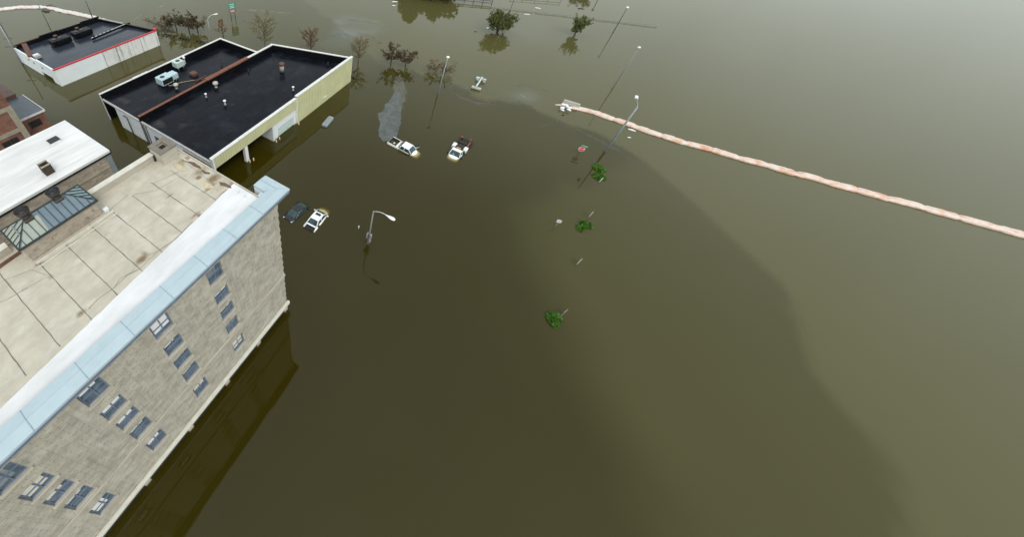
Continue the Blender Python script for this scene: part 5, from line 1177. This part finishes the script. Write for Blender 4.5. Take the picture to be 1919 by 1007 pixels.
# --- white pickup
a_, b_ = W(734, 262, .35), W(786, 291, .0)
pk = vehicle('pickup_truck', 'white pickup truck with an open door and black bed liner, trailing grey oil', 'pickup truck', a_, b_, -.98, math.radians(2.4))
secs = [(.1, .95, .4, 1.05, 1.12), (.8, .96, .4, 1.06, 1.12), (1.25, .95, .4, 1.05, 1.16), (1.7, .92, .4, 1.0, 1.12), (2.3, .88, .42, .92, 1.02), (2.65, .78, .45, .8, .9), (2.8, .6, .5, .7, .76)]
hull([(-.75, .95, .4, 1.05, 1.08)]+secs).build('body', 'white_paint', pk)
mb = MB()
for s_ in (-1, 1):
    y0_, y1_ = (s_*.95, s_*.84)
    mb.box(-2.85, -.752, min(y0_, y1_), max(y0_, y1_), .4, 1.22, .03)
mb.build('bed_side', 'white_paint', pk)
mb = MB(); mb.box(-2.92, -2.853, -.94, .94, .45, 1.15, .02); mb.build('tailgate', 'galv', pk)
mb = MB(); mb.box(-2.85, -.76, -.837, .837, .55, .78); mb.box(-2.85, -.76, .75, .836, .782, 1.2); mb.box(-2.85, -2.78, -.75, .748, .782, 1.12); mb.build('bed_liner', 'bed', pk)
mb = MB(); mb.box(-1.35, -.95, -.8, .74, .79, 1.28, .04); mb.build('toolbox', 'sign_white', pk)
MB().tube([(-.72, -.8, 1.15), (-.72, -.7, 1.75), (-.72, .7, 1.75), (-.72, .8, 1.15)], .04, 8).build('headache_rack', 'black', pk)
MB().beam((-1.15, .75, 1.3), (-.85, -.2, 1.34), .14, .08).build('board', 'yellow_post', pk)
MB().box(-2.2, -1.9, -.15, .2, .782, .9, .04).build('bag', 'sign_white', pk)
greenhouse(pk, 'white_paint', -.72, -.5, .85, 1.5, 1.1, 1.68, .88, .72, (.15,))
# open driver's door on the far (+y) side
mb = MB(); mb.beam((1.15, .97, .75), (1.55, 1.75, .75), .07, .75); d_ = mb.build('door', 'white_paint', pk)
mb = MB(); mb.tube([(1.15, .97, 1.12), (1.12, .95, 1.55), (1.4, 1.55, 1.52), (1.55, 1.75, 1.12)], .03, 6); mb.build('window_frame', 'black', d_)
MB().add([(1.17, .98, 1.13), (1.53, 1.73, 1.13), (1.39, 1.53, 1.5), (1.14, .97, 1.53)], [(0, 1, 2, 3)]).build('glass', 'car_glass', d_)
mirror(pk, 1.3, -.95, 1.2, 'black', -1); mirror(pk, 1.45, 1.5, 1.2, 'black', 1)
MB().box(-.7, 1.1, -.965, -.955, 1.0, 1.06).build('window_trim', 'black', pk)
for s_ in (-1, 1): MB().box(2.6, 2.76, s_*.62-.14, s_*.62+.14, .66, .8, .03).build('headlight', 'chrome', pk)
for x in (-1.8, 1.9):
    for y in (-.86, .86): wheel(pk, x, y, .2, .38, .26)
# --- tow truck: nose towards the camera
a_, b_ = W(876, 258, .3), W(845, 300, .0)
tw = vehicle('tow_truck', 'white tow truck facing the camera with black wheel lift frame and two white tool boxes', 'tow truck', a_, b_, -.92, math.radians(2.4))
L2 = (b_-a_).length/2
k0 = L2-2.75     # shift so that the nose is at the front end
hull([(x+k0+(-.0), hw, zb, zs, zc) for x, hw, zb, zs, zc in [(.3, .95, .4, 1.05, 1.12)]+secs[1:]]).build('body', 'white_paint', tw)
greenhouse(tw, 'white_paint', .32+k0, .42+k0, 1.05+k0, 1.6+k0, 1.1, 1.72, .88, .74, ())
xr = k0+.2
mb = MB(); mb.box(-L2+.6, xr, -.28, -.14, .8, 1.0); mb.box(-L2+.6, xr, .14, .28, .8, 1.0); mb.box(-L2+1.5, -L2+1.7, -.9, .9, .85, 1.0); mb.build('chassis_frame', 'black', tw)
mb = MB(); mb.box(xr-.95, xr-.05, -1.05, 1.05, .7, 1.15, .04); mb.box(xr-2.0, xr-.953, -.6, .6, .75, 1.02, .03); mb.build('deck', 'black', tw)
for s_ in (-1, 1):
    MB().box(xr-1.35, xr-.45, s_*.92-.28, s_*.92+.28, .9, 1.45, .015).build('tool_box', 'sign_white', tw)
mb = MB(); mb.tube([(xr-1.4, .95, 1.1), (-L2+.2, .98, 1.0)], .11, 8); mb.tube([(xr-1.4, -.95, 1.1), (-L2+.4, -.85, 1.0)], .11, 8); mb.tube([(-L2+.4, -.95, 1.0), (-L2+.4, .95, 1.0)], .05, 8); mb.tube([(xr-1.2, 1.22, 1.2), (-L2+.1, 1.22, 1.15)], .035, 8); mb.build('side_rail', 'black', tw)
mb = MB(); mb.tube([(xr-1.5, .75, 1.2), (-L2+.9, 1.0, 1.25)], .07, 8); mb.tube([(xr-1.7, .95, 1.25), (-L2+.6, .7, 1.2)], .06, 8); mb.build('boom_strut', 'orange', tw)
for x, y in ((-L2+.3, -.75), (-L2+.2, .65)): MB().box(x-.2, x+.2, y-.18, y+.18, .98, 1.14, .02).build('wheel_cradle', 'dull_red', tw)
MB().box(xr-.75, xr-.5, -.45, .25, 1.17, 1.3, .03).build('light_bar', 'amber', tw)
mb = MB(); mb.tube([(xr-.6, -.6, 1.15), (xr-.6, -.55, 1.6), (xr-.6, .55, 1.6), (xr-.6, .6, 1.15)], .05, 8); mb.build('headache_rack', 'black', tw)
for s_ in (-1, 1):
    mirror(tw, 1.35+k0, s_*1.0, 1.15, 'black', s_); MB().tube([(1.35+k0, s_*.85, 1.1), (1.35+k0, s_*1.05, 1.15)], .03, 6).build('mirror_arm', 'black', tw)
    MB().box(2.6+k0, 2.76+k0, s_*.62-.14, s_*.62+.14, .66, .8, .03).build('headlight', 'chrome', tw)
for x in (-.9, 1.9+k0):
    for y in (-.86, .86): wheel(tw, x, y, .2, .4, .28)
MB().box(1.15+k0, 1.5+k0, -.3, -.1, 1.3, 1.31).build('dash_paper', 'sign_white', tw)

# ================================================================== TREES AND SHRUBS
def rv(): 
    while 1:
        v = Vector((random.uniform(-1, 1), random.uniform(-1, 1), random.uniform(-1, 1)))
        if .05 < v.length < 1: return v.normalized()
def twig(mb, a, b, r0, r1):
    d = (b-a).normalized(); u = d.cross(Vector((.3, .2, 1))).normalized(); v = d.cross(u)
    vs = [a+(u*math.cos(k*2.094)+v*math.sin(k*2.094))*r0 for k in range(3)]+[b+(u*math.cos(k*2.094)+v*math.sin(k*2.094))*r1 for k in range(3)]
    mb.add(vs, [(0, 1, 4, 3), (1, 2, 5, 4), (2, 0, 3, 5)])
def leaf_card(mb, c, s_, d=None):
    s_ = s_*1.12
    a = (d or rv()); b = a.cross(rv()).normalized(); a = a.normalized()
    l = s_*random.uniform(.7, 1.3); w_ = l*.42
    mb.add([c-a*l*.5, c+b*w_*.5, c+a*l*.5, c-b*w_*.5], [(0, 1, 2, 3)])
def tree(name, base, h, crown_r, crown_lo, nb, nleaf, leafsize, leafmat, barkmat, label, cat='tree', group=None, shape='round', trunk_r=.12, lean=(0, 0), clump=0.35, sub=5, seed=0, twigr=.02, up=.5, flat=1.):
    random.seed(seed+11)
    t_ = thing(name, label, cat, (base.x, base.y, 0), group=group); twigr *= 1.7; nleaf = int(nleaf*1.5)
    tm = MB(); lm = MB(); top = base+Vector((lean[0], lean[1], h))
    pts = [base+Vector((0, 0, -1.2)), base+Vector((lean[0]*.2, lean[1]*.2, h*.3)), base+Vector((lean[0]*.6+.05, lean[1]*.6, h*.62)), top-Vector((0, 0, h*.06))]
    rr_ = [trunk_r*1.15, trunk_r, trunk_r*.55, trunk_r*.12]
    if shape == 'multi': rr_ = [trunk_r*1.2, trunk_r, trunk_r*.5, trunk_r*.2]
    tm.tube(pts, rr_, 8)
    ends = []
    for i in range(nb):
        f = crown_lo+(1-crown_lo)*((i+random.random()*.6)/nb)*.95
        zz = f*h; st = base+Vector((lean[0]*f*f, lean[1]*f*f, max(.05, zz-(.12*h if shape != 'multi' else .3*h*f))))
        ang = i*2.4+random.uniform(-.5, .5); g = (f-crown_lo)/(1-crown_lo)
        if shape == 'round': env = math.sqrt(max(.02, 1-(2*g-1)**2))*.95+.15
        elif shape == 'cone': env = 1.05-g*.85
        elif shape == 'umbrella': env = .55+.6*g
        else: env = math.sqrt(max(.05, 1-(1.55*g-.6)**2))
        L_ = crown_r*env*random.uniform(.75, 1.08)
        e = st+Vector((math.cos(ang)*L_, math.sin(ang)*L_*flat, L_*up*random.uniform(.5, 1.1)+.05*h))
        if e.z > h*1.02: e.z = h*1.02
        mid = st.lerp(e, .5)+Vector((0, 0, -.04*L_))+rv()*.06*L_
        r0 = max(twigr*1.3, trunk_r*.42*(1-.6*g)); tm.tube([st, mid, e], [r0, r0*.65, twigr*.6], 5)
        for s_ in range(sub):
            k = .3+.7*(s_+random.random())/sub; p0 = (st.lerp(mid, k*2) if k < .5 else mid.lerp(e, k*2-1)); dd = ((e-st).normalized()+rv()*.85+Vector((0, 0, .25))).normalized()
            p1 = p0+dd*L_*random.uniform(.25, .5); twig(tm, p0, p1, twigr, twigr*.4); ends.append(p1)
            for _ in range(3):
                p2 = p0.lerp(p1, random.uniform(.3, 1)); p3 = p2+(dd+rv()*.9).normalized()*L_*random.uniform(.12, .28); twig(tm, p2, p3, twigr*.6, twigr*.25); ends.append(p3)
        ends.append(e)
    tm.build('trunk', barkmat, t_)
    if nleaf:
        k = 0; ne = len(ends)
        wts = [random.random()**1.6 for _ in ends]
        idx = random.choices(range(ne), wts, k=nleaf)
        for i in idx:
            c = ends[i]+rv()*random.random()*clump; c.z = max(.06, c.z); leaf_card(lm, c, leafsize)
        lm.build('crown', leafmat, t_)
    return t_
G1 = 'withered trees behind the warehouse'
for i, (px, py, h, r, m_, lab) in enumerate(((331, 55.5, 3.6, 2.3, 'leaf_brown', 'withered reddish brown tree, left of the three by the hoop racks'), (354.5, 58, 3.7, 2.2, 'leaf_olivebrown', 'withered dark olive tree, middle of the three by the hoop racks'), (371, 60.5, 3.3, 2.4, 'leaf_brown', 'withered dark brown tree, right of the three by the hoop racks'))):
    tree('withered_tree', W(px, py), h*.86, r*1.02, .45, 18, 1500, .25, m_, 'bark', lab, group=G1, shape='umbrella', trunk_r=.13, seed=i, up=.35, clump=.3)
tree('fallen_shrub', W(300, 50), 1.7, 3.0, .3, 16, 420, .22, 'leaf_tan', 'bark_grey', 'sparse tan shrub lying low beside the back corner of the white shop', 'shrub', shape='umbrella', trunk_r=.06, seed=5, up=.25, clump=.5)
tree('fallen_shrub', W(316, 53), 1.3, 1.9, .3, 12, 160, .2, 'leaf_tan', 'bark_grey', 'thin grey shrub next to the left withered tree', 'shrub', shape='umbrella', trunk_r=.05, seed=6, up=.2, clump=.5)
tree('small_tree', W(419, 72), 5.2, 1.35, .32, 18, 420, .17, 'leaf_rust', 'bark_rust', 'slim rust orange tree rising behind the warehouse corner', shape='cone', trunk_r=.1, seed=8, up=.5, clump=.22)
for i, (px, py, h, r, lab) in enumerate(((497, 90, 7.3, 2.5, 'tall bare tree with yellowish twigs behind the notch of the warehouse roof'), (582.5, 98, 5.4, 1.75, 'bare sapling with pale twigs behind the middle of the end parapet'), (671, 119, 5.6, 1.7, 'bare sapling standing free right of the yellow wall end'))):
    tree('bare_tree', W(px, py), h, r, .28, 26, [1100, 700, 800][i], .16, 'leaf_straw' if i == 0 else 'leaf_tan', 'bark_pale' if i != 1 else 'bark_rust', lab, group='bare trees beyond the warehouse', shape='round', trunk_r=.1, seed=20+i, sub=7, twigr=.021, up=.75, clump=.2)
tree('withered_tree', W(732, 121), 3.3, 2.3, .42, 18, 1500, .25, 'leaf_brown', 'bark', 'left tree of the brown pair in the open water', group='brown pair of trees', shape='umbrella', trunk_r=.12, seed=31, up=.4, clump=.28)
tree('withered_tree', W(759.5, 124), 2.9, 1.9, .42, 16, 1100, .24, 'leaf_brown', 'bark', 'right tree of the brown pair in the open water', group='brown pair of trees', shape='umbrella', trunk_r=.1, seed=33, up=.4, clump=.28)
tree('withered_bush', W(812, 134), 1.8, 1.7, .3, 14, 420, .22, 'leaf_tan', 'bark_grey', 'left tan twiggy bush behind the grey lamp post', 'bush', group='tan bushes behind the lamp post', shape='umbrella', trunk_r=.06, seed=41, up=.3, clump=.3)
tree('withered_bush', W(833, 138), 1.7, 1.7, .3, 14, 260, .2, 'leaf_brown', 'bark_grey', 'right sparse bush behind the grey lamp post', 'bush', group='tan bushes behind the lamp post', shape='umbrella', trunk_r=.06, seed=42, up=.3, clump=.3)
tree('green_tree', W(932, 60), 4.7, 3.0, .12, 40, 5200, .3, 'leaf_green', 'bark', 'large bushy green tree in the upper right water', shape='multi', trunk_r=.25, seed=51, up=.55, clump=.45, sub=6)
tree('green_tree', W(1076, 65), 3.7, 1.8, .2, 26, 2200, .28, 'leaf_green2', 'bark', 'small V shaped green tree left of the far lamp post', shape='umbrella', trunk_r=.14, seed=52, up=.95, clump=.32, lean=(.3, -.5))
# trees beyond the top edge whose reflections reach into the picture
q = W(773, -12); tree('reflected_tree', q, 9.4, 3.9, .1, 48, 7500, .62, 'leaf_dark', 'bark', 'tall pointed tree above the top edge, seen as a dark olive reflection', shape='cone', trunk_r=.3, seed=61, up=.35, clump=.6)
q = W(818, -9); tree('reflected_tree', q, 5.2, 5.6, .05, 48, 8000, .62, 'leaf_dark', 'bark', 'wide low tree above the top edge, reflected left of the guard rail', shape='multi', trunk_r=.3, seed=62, up=.3, clump=.6)
q = W(1092, -13); tree('reflected_tree', q, 2.9, 2.6, .1, 26, 1800, .36, 'leaf_brown', 'bark', 'brown bush above the top edge seen as a rusty reflection', shape='umbrella', trunk_r=.15, seed=63, up=.3, clump=.5)
# bright green shrub tops
def shrub(px, py, lobes, label, n=1500, s_=.17):
    c = W(px, py); t_ = thing('green_shrub', label, 'shrub', (c.x, c.y, 0), group='bright green shrub tops'); lm = MB(); tm = MB(); random.seed(int(px))
    for (lx, ly, rx, ry, h) in lobes:
        o = W(px+lx, py+ly, .2)
        for _ in range(9):
            a = random.uniform(0, 2*PI); e = Vector((o.x+rx*.7*math.cos(a), o.y+ry*.7*math.sin(a), h*.7)); twig(tm, Vector((o.x, o.y, -.6)), e, .03, .01)
        for _ in range(int(n*rx*ry/1.2)):
            u = rv(); k = random.random()**.35; b = 1+.25*noise.noise(Vector((u.x*2+o.x, u.y*2+o.y, u.z*2)))
            p_ = Vector((o.x+u.x*rx*k*b, o.y+u.y*ry*k*b, max(.03, -.05+abs(u.z)*h*k*b+random.uniform(-.05, .12)))); leaf_card(lm, p_, s_)
    tm.build('stem', 'bark', t_); lm.build('foliage', 'leaf_bright', t_)
shrub(1123, 314.5, ((-2, -2, .85, .75, .5), (4, 2, .8, .65, .45)), 'bright green shrub top, upper of the pair by the thick lamp post')
shrub(1124, 329, ((-6, -1, .7, .6, .4), (3, 1, .9, .6, .45), (8, 3, .5, .5, .3)), 'bright green shrub top, lower of the pair by the thick lamp post')
shrub(1096, 423, ((-7, 3, .62, .55, .5), (-2, -5, .6, .5, .5), (7, -2, .62, .6, .5)), 'round three lobed green shrub top in the right water')
shrub(1039, 596, ((-4, -2, .7, .6, .55), (5, 0, .6, .6, .5), (0, 6, .7, .6, .5)), 'bright green shrub top, lowest of all at the bottom of the photo')
